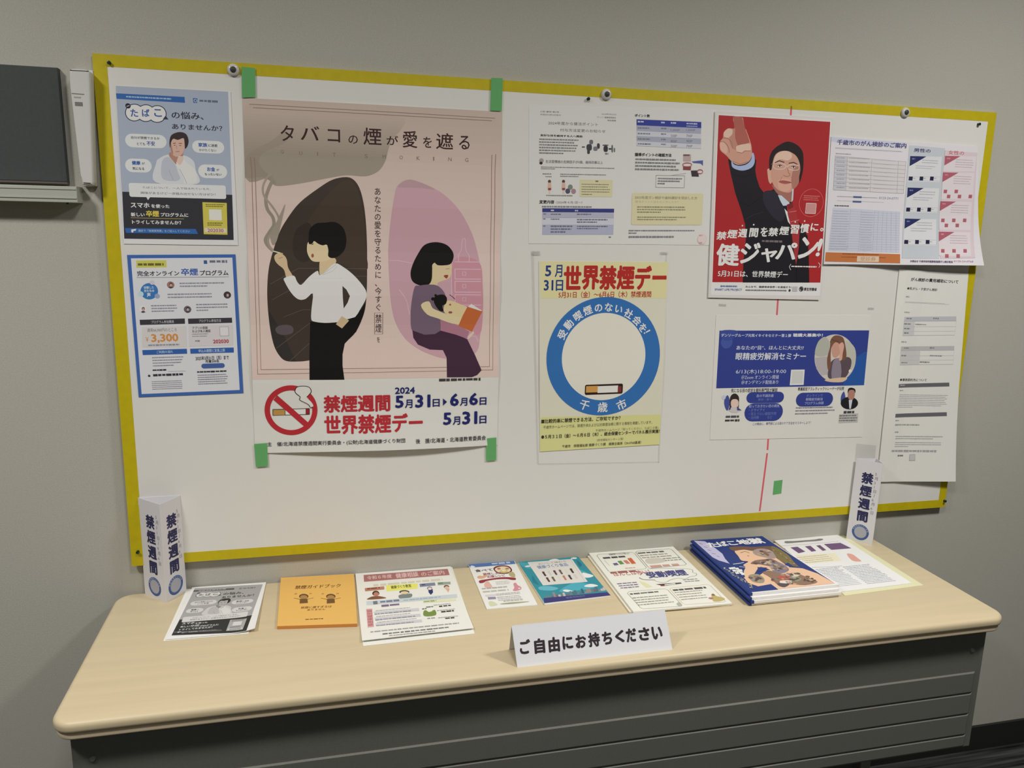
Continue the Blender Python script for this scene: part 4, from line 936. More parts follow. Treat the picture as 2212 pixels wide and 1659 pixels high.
# ---- check-up guide (wide sheet with three columns, lifting at the bottom)
s = Sheet('notice', 'wide check-up table sheet with blue and pink columns, right of the red poster', 'notice', BO(.0048), BN,
          [(130, 125), (1720, 235), (1728, 1522), (48, 1512)], crop=(1770, 270, 5.028), white=(200, 198, 204), grid=.02,
          warp=lambda u, v: .018*max(0, 1-v/.14)**2*max(0., min(1, (u+.15)/.3))+.003*max(0, 1-abs(u-.0)/.06))
s.poly('printed_background', [(130, 128), (945, 195), (940, 245), (130, 180)], (180, 184, 204))
ltext(s, 'title_lettering', '千歳市のがん検診のご案内', 188, 214, 938, 58, (62, 58, 112), .03)
f = 'small_print'; G = (138, 138, 152)
s.fine(f, 172, 245, 925, 300, 2, G, .5, last=1); s.fine(f, 178, 305, 345, 328, 1, G, .8, last=1)
g = 'printed_table'; LG = (140, 138, 146)
s.poly(g, [(172, 335), (935, 400), (905, 745), (150, 705)], (194, 190, 192)); s.poly(g, [(172, 335), (305, 345), (285, 715), (150, 705)], (180, 180, 188))
for k in range(9):
    a0 = k/8; s.line(g, [(172-22*a0, 335+370*a0), (935-30*a0, 400+345*a0)], 3, LG)
    if k < 8: s.fine(g, 320, 355+46*k, 550, 380+46*k, 1, G, .6, last=1, seed=k); s.fine(g, 585, 378+44*k, 840, 402+44*k, 1, (165, 163, 172), .5, last=1, seed=k+50); s.fine(g, 185, 350+46*k, 280, 372+46*k, 1, G, .6, last=1, seed=k+9)
for x0, x1 in ((172, 150), (305, 285), (570, 548), (855, 838), (935, 905)): s.line(g, [(x0, 335+(x0-172)*.085), (x1, 705+(x1-150)*.053)], 3, LG)
s.fine(f, 192, 772, 640, 798, 1, G, .8, last=1); s.rect(g, 368, 772, 458, 794, (62, 82, 128)); s.text(f, '0123-24-0771', 648, 778, 850, 812, (130, 132, 158), .01); s.fine(f, 190, 820, 770, 845, 1, G, .8, last=1); s.rect(g, 362, 822, 454, 844, (62, 82, 128)); s.fine(f, 165, 868, 320, 892, 1, (90, 90, 100), .8, last=1)
s.poly(g, [(148, 895), (872, 942), (848, 1385), (95, 1365)], (180, 184, 200))
for k in range(1, 17):
    a0 = k/17; s.line(g, [(148-53*a0, 900+465*a0), (872-24*a0, 940+440*a0)], 2, (150, 152, 168)); s.fine(g, 155-50*a0, 905+465*a0, 330-20*a0, 922+465*a0, 1, (150, 152, 168), .6, last=1, seed=k); s.fine(g, 460-30*a0, 918+462*a0, 590-25*a0, 935+462*a0, 1, (158, 158, 172), .6, last=1, seed=k+20)
for x0 in (340, 455, 600, 640, 690, 735, 780, 830): s.line(g, [(x0, 905+(x0-148)*.06), (x0-52+(x0-148)*.05, 1368+(x0-148)*.02)], 2, (150, 152, 168))
s.poly('orange_band', [(68, 1382), (852, 1402), (845, 1500), (60, 1482)], (178, 104, 50)); s.fine('orange_band', 250, 1395, 680, 1418, 1, (110, 60, 35), .7, last=1); s.fine('orange_band', 235, 1430, 760, 1452, 1, (110, 60, 35), .6, last=1); s.rect('orange_band', 408, 1422, 630, 1488, (200, 178, 152)); s.text('orange_band', '受診券', 442, 1430, 600, 1478, (170, 130, 100), .01)
b = 'blue_column'
s.poly(b, [(970, 222), (1362, 252), (1262, 1450), (868, 1445)], (176, 182, 190)); s.text('title_lettering', '男性の', 1018, 252, 1202, 305, (66, 60, 105), .03)
for (x, y, h) in ((978, 338, 290), (950, 680, 285), (918, 1016, 300)):
    s.poly(b, [(x, y), (x+350, y+8), (x+330, y+h-8), (x-28, y+h-14)], (196, 198, 202)); s.poly(b, [(x, y), (x+178, y+5), (x-8, y+110)], (36, 42, 88)); s.fine(b, x+20, y+22, x+80, y+44, 1, (110, 118, 160), .8)
    s.fine(b, x+130, y+40, x+310, y+100, 2, (150, 152, 162), .35, last=1); s.fine(b, x+60, y+102, x+300, y+160, 2, (150, 152, 162), .35, last=.8)
    for k in range(3):
        q = (x-14+118*k, y+h-68); s.frame(b, q[0], q[1], q[0]+112, q[1]+50, 3, (170, 170, 175)); s.rect(b, q[0], q[1], q[0]+36, q[1]+44, (32, 30, 62)); s.fine(b, q[0]+44, q[1]+14, q[0]+86, q[1]+30, 1, (150, 150, 156), .8)
b = 'pink_column'
s.poly(b, [(1362, 275), (1715, 300), (1645, 1440), (1275, 1446)], (196, 180, 188)); s.text('title_lettering', '女性の', 1402, 275, 1568, 330, (176, 96, 108), .025)
for (x, y, h) in ((1362, 335, 175), (1342, 514, 300), (1312, 828, 320), (1286, 1158, 270)):
    s.poly(b, [(x, y), (x+340, y+8), (x+320, y+h-6), (x-22, y+h-10)], (200, 192, 197)); s.poly(b, [(x, y), (x+168, y+4), (x-8, y+106)], (160, 82, 98)); s.fine(b, x+22, y+20, x+80, y+42, 1, (190, 130, 140), .8)
    s.fine(b, x+120, y+38, x+305, y+150, 4, (165, 150, 158), .32, last=1)
    if h > 200:
        for k in range(3):
            for r_ in (0, 1):
                if r_ == 0 and k == 2 and y < 800: continue
                if r_ == 1 and k == 2 and y > 800: continue
                s.rect(b, x+8+118*k+(35 if r_ else 0), y+188+r_*55, x+40+118*k+(35 if r_ else 0), y+228+r_*55, (160, 84, 96))
ltext(s, f, 'お問合せ 千歳市役所健康推進課がん検診担当', 950, 1488, 1395, 24, (78, 66, 100), .02); s.text(f, '0123-24-0768', 1412, 1466, 1615, 1488, (176, 130, 150), .01)
s.done()

# ---- seminar sheet
s = Sheet('notice', 'white seminar sheet with a broad blue banner and a round photo, below the red poster', 'notice', BO(.0008), BN,
          [(185, 205), (1862, 205), (1775, 1528), (118, 1560)], crop=(1510, 640, 5.028), white=(199, 198, 193))
BB = (44, 58, 132); b = 'blue_banner'
s.poly(b, [(222, 373), (1848, 370), (1792, 966), (186, 1000)], BB); s.poly(b, [(1650, 700), (1800, 600), (1825, 610), (1792, 966), (1560, 972)], (32, 78, 150)); s.disc(b, 300, 500, 362, 500, (60, 80, 150)); s.poly(b, sm([(240, 375), (420, 375), (380, 440), (330, 480), (260, 470)], 4), (52, 70, 144))
t = 'title_lettering'
s.text(t, 'デンソーグループ元気イキイキセミナー第１弾', 242, 405, 998, 445, (190, 196, 215), .02); s.text(t, '聴講大募集中！', 1022, 402, 1342, 442, (200, 204, 218), .03)
s.text(t, 'あなたの“目”、ほんとに大丈夫!?', 408, 535, 1135, 582, (188, 194, 215), .015); s.text(t, '眼精疲労解消セミナー', 402, 612, 1158, 690, (195, 200, 218), .02)
s.text(t, '6/13(木)18:00-19:00', 402, 792, 942, 846, (188, 194, 215), .005); s.text(t, '＠Zoom オンライン開催', 462, 858, 865, 898, (178, 184, 208), .005); s.text(t, '＠オンデマンド配信あり', 462, 914, 858, 952, (178, 184, 208), .01)
s.poly(b, [(1000, 798), (1147, 796), (1135, 962), (985, 966)], (202, 204, 206)); s.poly(b, [(1012, 812), (1134, 810), (1124, 948), (1000, 950)], (184, 188, 186))
m = 'round_photo_print'
s.poly(m, ell(1478, 672, 224, 258, 56), (186, 180, 172)); s.poly(m, sm([(1262, 640), (1290, 500), (1370, 440), (1420, 520), (1390, 640)], 4), (160, 162, 152)); s.poly(m, sm([(1600, 480), (1690, 560), (1700, 700), (1640, 800), (1600, 600)], 4), (172, 172, 160))
s.poly(m, [(1258, 668), (1390, 655), (1395, 700), (1400, 850), (1330, 860), (1275, 790)], (164, 158, 160))
s.poly(m, sm([(1400, 880), (1420, 740), (1470, 680), (1540, 670), (1620, 660), (1655, 700), (1640, 790), (1590, 880), (1500, 905)], 4), (84, 70, 78)); s.poly(m, sm([(1460, 700), (1530, 690), (1540, 880), (1440, 890)], 3), (128, 118, 132))
s.poly(m, sm([(1430, 470), (1480, 425), (1560, 445), (1590, 540), (1600, 660), (1560, 690), (1530, 560), (1450, 540), (1430, 620), (1430, 760), (1400, 800), (1390, 680), (1420, 560)], 4), (112, 76, 58)); s.poly(m, sm([(1440, 560), (1480, 500), (1530, 530), (1530, 620), (1490, 665), (1450, 650)], 4), (184, 138, 120))
s.poly(m, sm([(1520, 530), (1555, 500), (1575, 540), (1560, 620), (1550, 690), (1520, 690), (1530, 600)], 4), (196, 152, 134)); s.line(m, [(1420, 500), (1440, 470), (1520, 495)], 6, (70, 60, 56)); s.poly(m, sm([(1370, 905), (1600, 880), (1560, 930), (1420, 930)], 3), (196, 172, 142)); s.disc(m, 1640, 810, 1655, 810, (205, 205, 205))
f = 'small_print'
s.text(f, '気になる目の症状を眼科専門医が解説', 350, 1002, 850, 1040, (58, 58, 66), .02); s.text(f, '専属認定アスレティックトレーナーが伝授', 1075, 988, 1572, 1020, (58, 58, 66), .02)
for x0, y0, x1, y1 in ((520, 1042, 916, 1155), (502, 1165, 900, 1352), (1060, 1048, 1446, 1192)): s.pill('blue_bubbles', x0, y0, x1, y1, BB)
LB = (150, 158, 196)
s.text('blue_bubbles', '目の不調改善', 628, 1065, 808, 1095, LB, .01); s.text('blue_bubbles', '食材・食べ', 642, 1108, 788, 1132, (96, 108, 164), .01)
s.text('blue_bubbles', '知っておきたい目の病気', 542, 1178, 872, 1206, LB, .01); s.text('blue_bubbles', '・ドライアイ', 542, 1222, 712, 1250, (110, 120, 176), .01); s.text('blue_bubbles', '・見えづらい原因不明', 542, 1262, 835, 1290, (96, 108, 164), .01); s.text('blue_bubbles', '・白内障　　　など', 545, 1302, 795, 1330, (96, 108, 164), .01)
s.text('blue_bubbles', 'オンラインで', 1168, 1065, 1342, 1090, (110, 120, 176), .01); s.text('blue_bubbles', '眼精疲労解消', 1162, 1104, 1340, 1132, LB, .01); s.text('blue_bubbles', 'プログラム体験', 1148, 1146, 1352, 1174, LB, .01)
m = 'portrait_prints'
s.poly(m, sm([(312, 1075), (280, 1110), (272, 1160), (285, 1215), (310, 1240), (335, 1150)], 4), (60, 72, 140)); s.poly(m, sm([(332, 1205), (335, 1110), (360, 1065), (400, 1058), (432, 1095), (432, 1160), (420, 1230), (340, 1215)], 4), (46, 36, 40)); s.poly(m, sm([(345, 1150), (365, 1120), (410, 1120), (428, 1150), (420, 1200), (385, 1225), (352, 1200)], 4), (206, 178, 164)); s.poly(m, [(318, 1240), (350, 1205), (420, 1205), (462, 1238), (410, 1268), (350, 1262)], (180, 176, 180)); s.poly(m, [(410, 1195), (462, 1240), (412, 1240)], (58, 68, 120)); s.poly(m, [(335, 1190), (318, 1240), (345, 1225)], (46, 50, 90))
s.disc(m, 268, 1098, 290, 1098, (176, 182, 200))
s.poly(m, sm([(1575, 1035), (1545, 1075), (1538, 1130), (1555, 1185), (1590, 1130)], 4), (60, 72, 140)); s.poly(m, ell(1632, 1160, 94, 68), (30, 30, 34)); s.poly(m, sm([(1618, 1100), (1622, 1030), (1655, 1010), (1690, 1035), (1685, 1095), (1655, 1130)], 4), (162, 116, 100)); s.poly(m, sm([(1615, 1050), (1620, 1005), (1655, 992), (1695, 1010), (1695, 1050), (1680, 1020), (1635, 1020)], 4), (40, 32, 34)); s.poly(m, [(1625, 1125), (1665, 1125), (1648, 1220), (1632, 1222)], (186, 190, 200)); s.poly(m, [(1590, 1130), (1550, 1120), (1560, 1170)], (30, 30, 34))
s.fine(f, 290, 1296, 452, 1322, 1, (70, 70, 78), .9, last=1); s.fine(f, 282, 1338, 458, 1362, 1, (60, 60, 68), .9, last=1); s.fine(f, 1572, 1246, 1690, 1274, 1, (60, 60, 66), .9, last=1)
s.fine(f, 1050, 1205, 1488, 1292, 3, (120, 122, 135), .45, last=.85); s.poly(f, [(1522, 1282), (1728, 1270), (1722, 1368), (1515, 1378)], (168, 168, 166)); s.fine(f, 1525, 1290, 1720, 1365, 3, (105, 105, 106), .6, last=1)
ltext(s, f, 'この機会に、専門家による目のケア方法をマスターしよう！', 582, 1402, 1212, 30, (88, 98, 140), .008)
s.done()

# ---- long subsidy sheet, hanging past the right edge of the board
s = Sheet('notice', 'long white sheet of small text at the board right edge, below the check-up table', 'notice', BO(.0010), BN,
          [(218, 62), (670, 95), (557, 1436), (70, 1448)], crop=(1870, 560, 3.0155), white=(202, 202, 198), grid=.03,
          warp=lambda u, v: .016*max(0, 1-v/.3)**2*max(0., min(1, (u+.11)/.22))+.0035*max(0, 1-abs(u+.11)/.05))
ltext(s, 'title_lettering', 'がん検診の費用補助について', 288, 142, 602, 24, (42, 42, 44), .03); ltext(s, 'title_lettering', '●乳がん・子宮がん検診', 264, 198, 466, 18, (60, 60, 62), .02)
ltext(s, 'title_lettering', '●事務委託先について', 218, 793, 396, 18, (60, 60, 62), .02)
f = 'small_print'; G = (148, 148, 150); g = 'printed_table'
s.fine(f, 258, 238, 296, 254, 1, G, .8); s.fine(f, 252, 275, 550, 300, 2, G, .4, last=1); s.fine(f, 248, 340, 306, 354, 1, G, .8); s.fine(f, 228, 532, 290, 548, 1, G, .8)
s.poly(g, [(248, 375), (590, 372), (590, 402), (246, 404)], (172, 172, 180)); s.poly(g, [(244, 404), (318, 404), (312, 497), (236, 497)], (184, 184, 186)); s.poly(g, [(226, 568), (577, 565), (576, 592), (224, 595)], (168, 168, 170)); s.poly(g, [(224, 595), (356, 594), (348, 686), (218, 688)], (182, 182, 182))
for p_ in ([(246, 404), (236, 497), (580, 494), (590, 402)], [(224, 595), (218, 688), (568, 684), (576, 592)]): s.line(g, p_, 2, (150, 150, 152), True)
for y in (440, 470, 630, 658): s.line(g, [(240 if y < 500 else 222, y), (584 if y < 500 else 572, y-2)], 1.5, (165, 165, 166))
for x0, y0, x1, y1 in ((262, 380, 300, 394), (440, 380, 478, 394), (246, 415, 290, 430), (322, 420, 405, 432), (246, 446, 290, 460), (246, 474, 280, 488), (246, 573, 280, 586), (418, 572, 452, 586), (228, 622, 262, 635), (418, 624, 498, 636), (228, 668, 272, 680), (352, 665, 420, 678)):
    s.fine(g, x0, y0, x1, y1, 1, (120, 120, 124), .8, last=1)
s.poly(g, [(212, 812), (544, 803), (544, 828), (210, 836)], (92, 92, 96)); s.poly(g, [(190, 1006), (524, 995), (524, 1020), (188, 1030)], (92, 92, 96)); s.fine(g, 222, 816, 272, 828, 1, (160, 160, 162), .8)
s.fine(f, 218, 850, 262, 862, 1, G, .7); s.fine(f, 218, 880, 525, 975, 8, G, .35, last=.3); s.fine(f, 190, 1045, 230, 1058, 1, G, .7); s.fine(f, 188, 1072, 352, 1086, 1, G, .8, last=1); s.fine(f, 186, 1120, 228, 1134, 1, G, .7); s.fine(f, 192, 1150, 495, 1178, 2, G, .45, last=.9); s.fine(f, 188, 1190, 490, 1228, 3, G, .4, last=.3); s.fine(f, 165, 1240, 470, 1260, 1, G, .7, last=1); s.fine(f, 205, 1272, 262, 1286, 1, (110, 110, 112), .8)
s.poly(g, [(280, 1270), (314, 1268), (312, 1308), (276, 1310)], (176, 176, 178)); s.line(g, [(280, 1270), (314, 1268), (312, 1308), (276, 1310)], 2, (110, 110, 112), True)
s.done()
# ================================================================ things on the table
TN = V3(0, 0, 1)
KT = 1.12
def TS(name, label, cat, corners, h, th, crop, **kw):
    """sheet or stack on the table: top surface at height h over the tabletop, th thick"""
    kw.setdefault('K', KT); kw.setdefault('mid', True)
    return Sheet(name, label, cat, (0, 0, TZ+h), TN, corners, th=th, crop=crop, **kw)
T1, T2, T3, T4, T5 = (330, 1230, 4.706), (750, 1200, 7.628), (1000, 1180, 6.703), (1260, 1160, 6.506), (1470, 1140, 4.096)
WT = (228, 226, 218)
# grey flyers: an offset lower sheet and the printed one on top
TS('flyer', 'blank-edged lower flyer peeking out left of the grey consultation flyer', 'flyer', [(345, 200), (1120, 150), (975, 650), (105, 728)], .0008, .0006, T1, white=WT).done()
s = TS('flyer', 'black and white consultation flyer lying beside the left paper pillar', 'flyer', [(400, 182), (1152, 130), (1040, 630), (130, 712)], .0024, .0008, T1, gray=True, white=WT,
       warp=lambda u, v: .010*max(0, (u-.03)/.06)**2*max(0, 1-v/.16) if u > .03 else 0., grid=.012)
s.pre = homog(FLYER_Q, [(428, 192), (1118, 152), (952, 640), (190, 672)]); flyer_art(s); s.pre = None; s.done()
# orange guidebook
s = TS('booklet', 'orange guidebook booklet with two small figures on its cover', 'booklet', [(1302, 85), (2045, 45), (2078, 552), (1265, 578)], .0065, .006, T1, paper_name='booklet_body', white=(200, 128, 50))
s.poly('front_cover', [(1302, 85), (2045, 45), (2078, 552), (1265, 578)], (240, 176, 84))
OB = (112, 72, 30)
s.text('title_lettering', '禁煙ガイドブック', 1448, 155, 1912, 192, OB, .025)
for x in (1535, 1810):
    p = 'figure_prints'
    s.poly(p, ell(x, 275, 48, 26), (96, 66, 36)); s.poly(p, ell(x, 282, 38, 20), (168, 128, 70)); s.poly(p, [(x-40, 300), (x+38, 298), (x+42, 342), (x-42, 348)], (110, 78, 40))
    s.line(p, [(x-100, 292), (x-40, 305)], 8, (96, 66, 36)); s.line(p, [(x+100, 290), (x+40, 303)], 8, (96, 66, 36)); s.fine(p, x-95, 240, x-50, 262, 1, (190, 140, 70), .8); s.fine(p, x+55, 238, x+100, 258, 1, (190, 140, 70), .8)
s.text('title_lettering', '禁煙に遅すぎるは', 1505, 372, 1820, 395, OB, .02); s.text('title_lettering', 'ありません', 1570, 400, 1755, 418, OB, .02); s.fine('title_lettering', 1550, 500, 1755, 516, 1, OB, .6, last=1)
s.done()
# health consultation sheets
TS('flyer', 'plain lower sheet under the consultation sheet with a red-brown title bar', 'flyer', [(150, 300), (1730, 190), (2100, 1285), (262, 1490)], .0008, .0006, T2, white=WT).done()
s = TS('flyer', 'consultation sheet with red-brown title bar and yellow box, beside the orange booklet', 'flyer', [(135, 298), (1705, 178), (2085, 1215), (245, 1425)], .0028, .0008, T2, white=WT,
       warp=lambda u, v: .003*max(0, 1-v/.05), grid=.02)
p = 'title_bar'
s.poly(p, [(270, 322), (1655, 220), (1688, 322), (278, 434)], (168, 108, 106)); LT = (222, 190, 188)
ltext(s, p, '令和６年度', 332, 402, 742, 62, LT, .015); ltext(s, p, '健康相談', 808, 376, 1185, 82, LT, .02); ltext(s, p, 'のご案内', 1230, 344, 1612, 72, LT, .015)
f = 'small_print'; G = (150, 148, 150)
s.fine(f, 440, 425, 1600, 470, 1, (205, 200, 180), .8, last=1)
s.poly('name_tags', [(288, 538), (610, 508), (612, 560), (296, 592)], (182, 122, 96)); s.fine('name_tags', 330, 530, 570, 556, 1, (110, 66, 50), .8, last=1)
s.poly('name_tags', [(640, 495), (1160, 462), (1160, 545), (650, 592)], (224, 222, 96)); ltext(s, 'name_tags', '健康づくり教室', 725, 552, 1062, 52, (92, 96, 40), .03)
s.poly('name_tags', [(1190, 468), (1445, 445), (1455, 495), (1200, 520)], (122, 128, 158)); s.poly('name_tags', [(1488, 442), (1700, 432), (1706, 475), (1495, 492)], (146, 162, 148)); s.fine('name_tags', 1225, 470, 1330, 498, 1, (70, 76, 110), .8); s.fine('name_tags', 1500, 448, 1640, 472, 1, (90, 110, 95), .8)
m = 'figure_prints'
s.poly(m, sm([(335, 728), (385, 685), (450, 672), (540, 672), (640, 705)], 4), (128, 84, 58)); s.poly(m, ell(472, 625, 58, 44), (70, 44, 38)); s.poly(m, ell(478, 638, 44, 34), (184, 120, 96))
s.poly(m, sm([(845, 665), (900, 640), (1030, 628), (1070, 640), (1050, 690), (880, 712)], 4), (120, 130, 128)); s.poly(m, ell(942, 602, 84, 30), (70, 64, 44)); s.poly(m, ell(945, 614, 66, 24), (222, 196, 158))
s.poly(m, [(1335, 560), (1408, 555), (1415, 610), (1378, 650), (1342, 610)], (44, 48, 108)); s.poly(m, ell(1358, 540, 44, 28), (132, 130, 150)); s.poly(m, ell(1362, 548, 30, 20), (228, 210, 190))
s.poly(m, ell(1636, 515, 44, 28), (96, 76, 66)); s.poly(m, ell(1640, 532, 36, 26), (222, 180, 156)); s.poly(m, [(1622, 550), (1690, 545), (1668, 610)], (212, 168, 150))
s.poly('grey_band', [(315, 755), (1805, 636), (1818, 695), (320, 820)], (192, 202, 210)); s.fine('grey_band', 545, 735, 900, 778, 1, (110, 122, 140), .8, last=1); s.rect('grey_band', 428, 752, 500, 806, (112, 118, 126)); s.fine('grey_band', 930, 700, 1600, 728, 1, (150, 168, 180), .7, last=1)
s.fine(f, 565, 800, 905, 842, 1, (120, 100, 140), .8, last=1)
s.poly('pink_side_box', [(312, 882), (412, 876), (440, 1178), (338, 1190)], (212, 156, 158)); s.vtext('pink_side_box', '個別健康相談', 362, 895, 390, 1165, (170, 96, 100), .02)
for k in range(3):
    y = 878+88*k+k*6
    s.poly('printed_rows', [(440+k*12, y+52), (1180+k*22, y-12), (1190+k*24, y+34), (450+k*12, y+98)], (196, 196, 204)); s.fine('printed_rows', 455+k*12, y+50, 1150+k*24, y+72, 1, (132, 134, 150), .8, last=1); s.fine('printed_rows', 470+k*12, y-2, 1110+k*24, y+18, 1, (170, 170, 172), .6, last=1)
s.poly('green_band', [(1250, 745), (1790, 706), (1795, 745), (1255, 785)], (216, 218, 178)); s.fine('green_band', 1262, 742, 1500, 770, 1, (140, 160, 96), .8, last=1)
s.poly('green_band', sm([(1262, 915), (1310, 905), (1345, 930), (1400, 910), (1448, 900), (1458, 985), (1270, 1000)], 3), (112, 138, 58)); s.poly('green_band', [(1300, 905), (1405, 900), (1398, 920), (1345, 934)], WT)
for x0, y0, x1, y1, c in ((1300, 838, 1420, 862, 120), (1235, 872, 1312, 892, 60), (1515, 820, 1728, 848, 50), (1550, 908, 1765, 940, 50), (1618, 1022, 1780, 1050, 50), (1425, 800, 1735, 815, 160), (1480, 888, 1810, 905, 160), (1500, 1005, 1860, 1022, 160), (1320, 1025, 1448, 1048, 150)): s.fine(f, x0, y0, x1, y1, 1, (c, c, c), .8, last=1)
s.fine(f, 395, 1185, 1880, 1212, 1, G, .8, last=1); s.fine(f, 590, 1240, 1745, 1270, 1, (112, 112, 114), .8, last=1); s.fine(f, 695, 1285, 1690, 1308, 1, G, .7, last=.85)
s.done()
# small leaflet
s = TS('leaflet', 'small white leaflet with blue top strip and dark red banner, beside the teal booklet', 'leaflet', [(78, 265), (748, 210), (1082, 845), (345, 908)], .0022, .002, T3, white=(232, 232, 222))
s.poly('blue_strip', [(78, 265), (742, 212), (762, 255), (105, 312)], (76, 112, 172)); s.poly('blue_strip', sm([(105, 300), (125, 280), (165, 290), (175, 302), (120, 312)], 3), (214, 222, 230)); s.fine('blue_strip', 420, 232, 720, 262, 1, (176, 186, 210), .8, last=1)
m = 'food_prints'
s.poly(m, sm([(440, 330), (480, 290), (580, 276), (670, 292), (712, 345), (680, 385), (600, 400), (500, 390)], 4), (110, 40, 44)); s.poly(m, sm([(462, 335), (500, 305), (580, 292), (655, 305), (692, 345), (660, 375), (600, 385), (510, 378)], 4), (226, 206, 176)); s.poly(m, ell(595, 362, 58, 26), (206, 186, 108)); s.poly(m, ell(590, 352, 30, 12), (228, 222, 180)); s.poly(m, ell(520, 325, 26, 14), (186, 110, 80)); s.poly(m, ell(640, 325, 28, 12), (170, 120, 88))
s.poly(m, sm([(205, 445), (240, 425), (290, 430), (320, 385), (350, 430), (300, 465), (230, 470)], 3), (212, 166, 128)); s.poly(m, sm([(660, 385), (720, 370), (755, 410), (750, 450), (690, 440)], 3), (176, 166, 118))
s.text('title_lettering', '食べて', 175, 330, 430, 368, (90, 62, 74), .03); s.text('title_lettering', '禁煙しよう', 290, 380, 560, 412, (150, 96, 116), .03); s.text('title_lettering', '応援レシピ', 350, 415, 610, 450, (160, 92, 106), .03)
s.poly('ribbon_print', sm([(230, 510), (255, 492), (350, 478), (500, 455), (640, 448), (740, 456), (765, 462), (762, 488), (700, 488), (640, 476), (500, 480), (350, 502), (300, 528), (248, 535)], 3), (146, 44, 60))
s.poly(m, sm([(318, 530), (360, 505), (395, 540), (425, 590), (350, 605), (310, 580)], 3), (216, 170, 160)); s.poly(m, sm([(730, 545), (765, 530), (795, 565), (840, 590), (840, 625), (770, 648), (722, 640), (745, 600)], 3), (206, 136, 150)); s.disc(m, 815, 610, 832, 610, WT)
f = 'small_print'; G = (168, 164, 160)
s.fine(f, 480, 505, 690, 560, 3, (190, 188, 184), .5, last=1); s.fine(f, 275, 590, 690, 612, 1, G, .9, last=1); s.fine(f, 290, 632, 700, 662, 1, (180, 180, 168), .9, last=1); s.fine(f, 485, 672, 885, 705, 2, G, .6, last=.9); s.fine(f, 505, 720, 880, 785, 3, G, .45, last=1)
s.poly(f, [(358, 738), (470, 732), (482, 765), (368, 772)], (140, 132, 160)); s.poly(f, sm([(330, 705), (470, 695), (480, 715), (340, 730)], 3), (206, 202, 204)); s.poly(f, sm([(375, 810), (420, 796), (500, 840), (470, 860), (395, 865)], 3), (200, 206, 170)); s.poly(f, sm([(550, 832), (700, 812), (930, 800), (940, 808), (720, 835), (560, 842)], 3), (150, 160, 120)); s.fine(f, 590, 775, 910, 795, 1, G, .8, last=1)
s.done()
# teal booklet
s = TS('booklet', 'teal booklet with a white panel and a town skyline on its cover', 'booklet', [(795, 228), (1668, 148), (2142, 715), (1185, 838)], .0035, .0032, T3, white=(225, 222, 214))
TL = (34, 138, 156)
s.poly('front_cover', [(795, 228), (1668, 148), (2142, 712), (1180, 826)], TL)
for q, c in (([(800, 235), (960, 250), (1000, 330), (880, 300)], (60, 158, 176)), ([(1100, 590), (1220, 575), (1380, 605), (1300, 640), (1120, 632)], (92, 176, 196)), ([(1700, 340), (1850, 420), (1760, 450), (1680, 400)], (60, 160, 176)), ([(1620, 520), (1780, 540), (1900, 600), (1500, 660), (1400, 640)], (60, 166, 186)), ([(1000, 420), (1060, 500), (1100, 560), (1010, 520)], (26, 118, 138)), ([(1640, 200), (1720, 260), (1690, 300)], (24, 110, 132))): s.poly('front_cover', sm(q, 3), c)
for q in ([(1240, 215), (1280, 192), (1350, 184), (1400, 205), (1330, 222)], [(1560, 178), (1600, 162), (1650, 168), (1630, 184)], [(895, 292), (950, 278), (985, 290), (930, 302)], [(1755, 582), (1810, 552), (1880, 548), (1958, 572), (1860, 592)], [(1730, 385), (1800, 395), (1890, 425), (1840, 452), (1760, 450)], [(1445, 640), (1500, 628), (1590, 650), (1500, 662)]): s.poly('cloud_prints', sm(q, 4), (222, 230, 228))
s.poly('white_panel', [(935, 232), (1580, 185), (1808, 515), (1160, 568)], (212, 208, 204)); s.line('white_panel', [(990, 245), (1560, 202), (1765, 505)], 6, (180, 178, 178))
ltext(s, 'white_panel', 'おいしく味わう', 1100, 272, 1500, 24, (128, 120, 122), .01); ltext(s, 'white_panel', '健康づくり食品', 1092, 330, 1535, 46, (120, 140, 178), .03)
rnd = random.Random(3)
for k in range(6):
    for r_ in (0, 1):
        x = 1165+k*80+(r_*55); y = 398-k*9+(r_*84); c = ((72, 52, 48), (196, 196, 190), (90, 60, 54), (98, 92, 76), (206, 206, 196), (60, 44, 52))[(k+r_*2) % 6] if not (k == 3 and r_) else (190, 120, 92)
        s.poly('white_panel', sm([(x-22, y-26), (x+10, y-30), (x+22, y-5), (x+45, y+30), (x+20, y+36), (x, y+8)], 2), c)
for k in range(26):
    x = 1185+k*34; y = 762-k*4.7; hh = rnd.uniform(20, 78) if k not in (9, 10, 17) else 22; c = rnd.choice([(70, 110, 122), (112, 96, 116), (52, 92, 112), (150, 128, 130), (96, 124, 128), (190, 180, 176)])
    s.poly('skyline_print', [(x, y), (x+33, y-5), (x+33-hh*.45, y-hh-5), (x+4-hh*.45, y-hh)], c)
s.poly('navy_strip', [(1168, 752), (2090, 665), (2142, 712), (1180, 826)], (54, 54, 118)); ltext(s, 'navy_strip', '健康保険組合', 1500, 760, 1780, 22, (108, 106, 156), .01)
s.done()
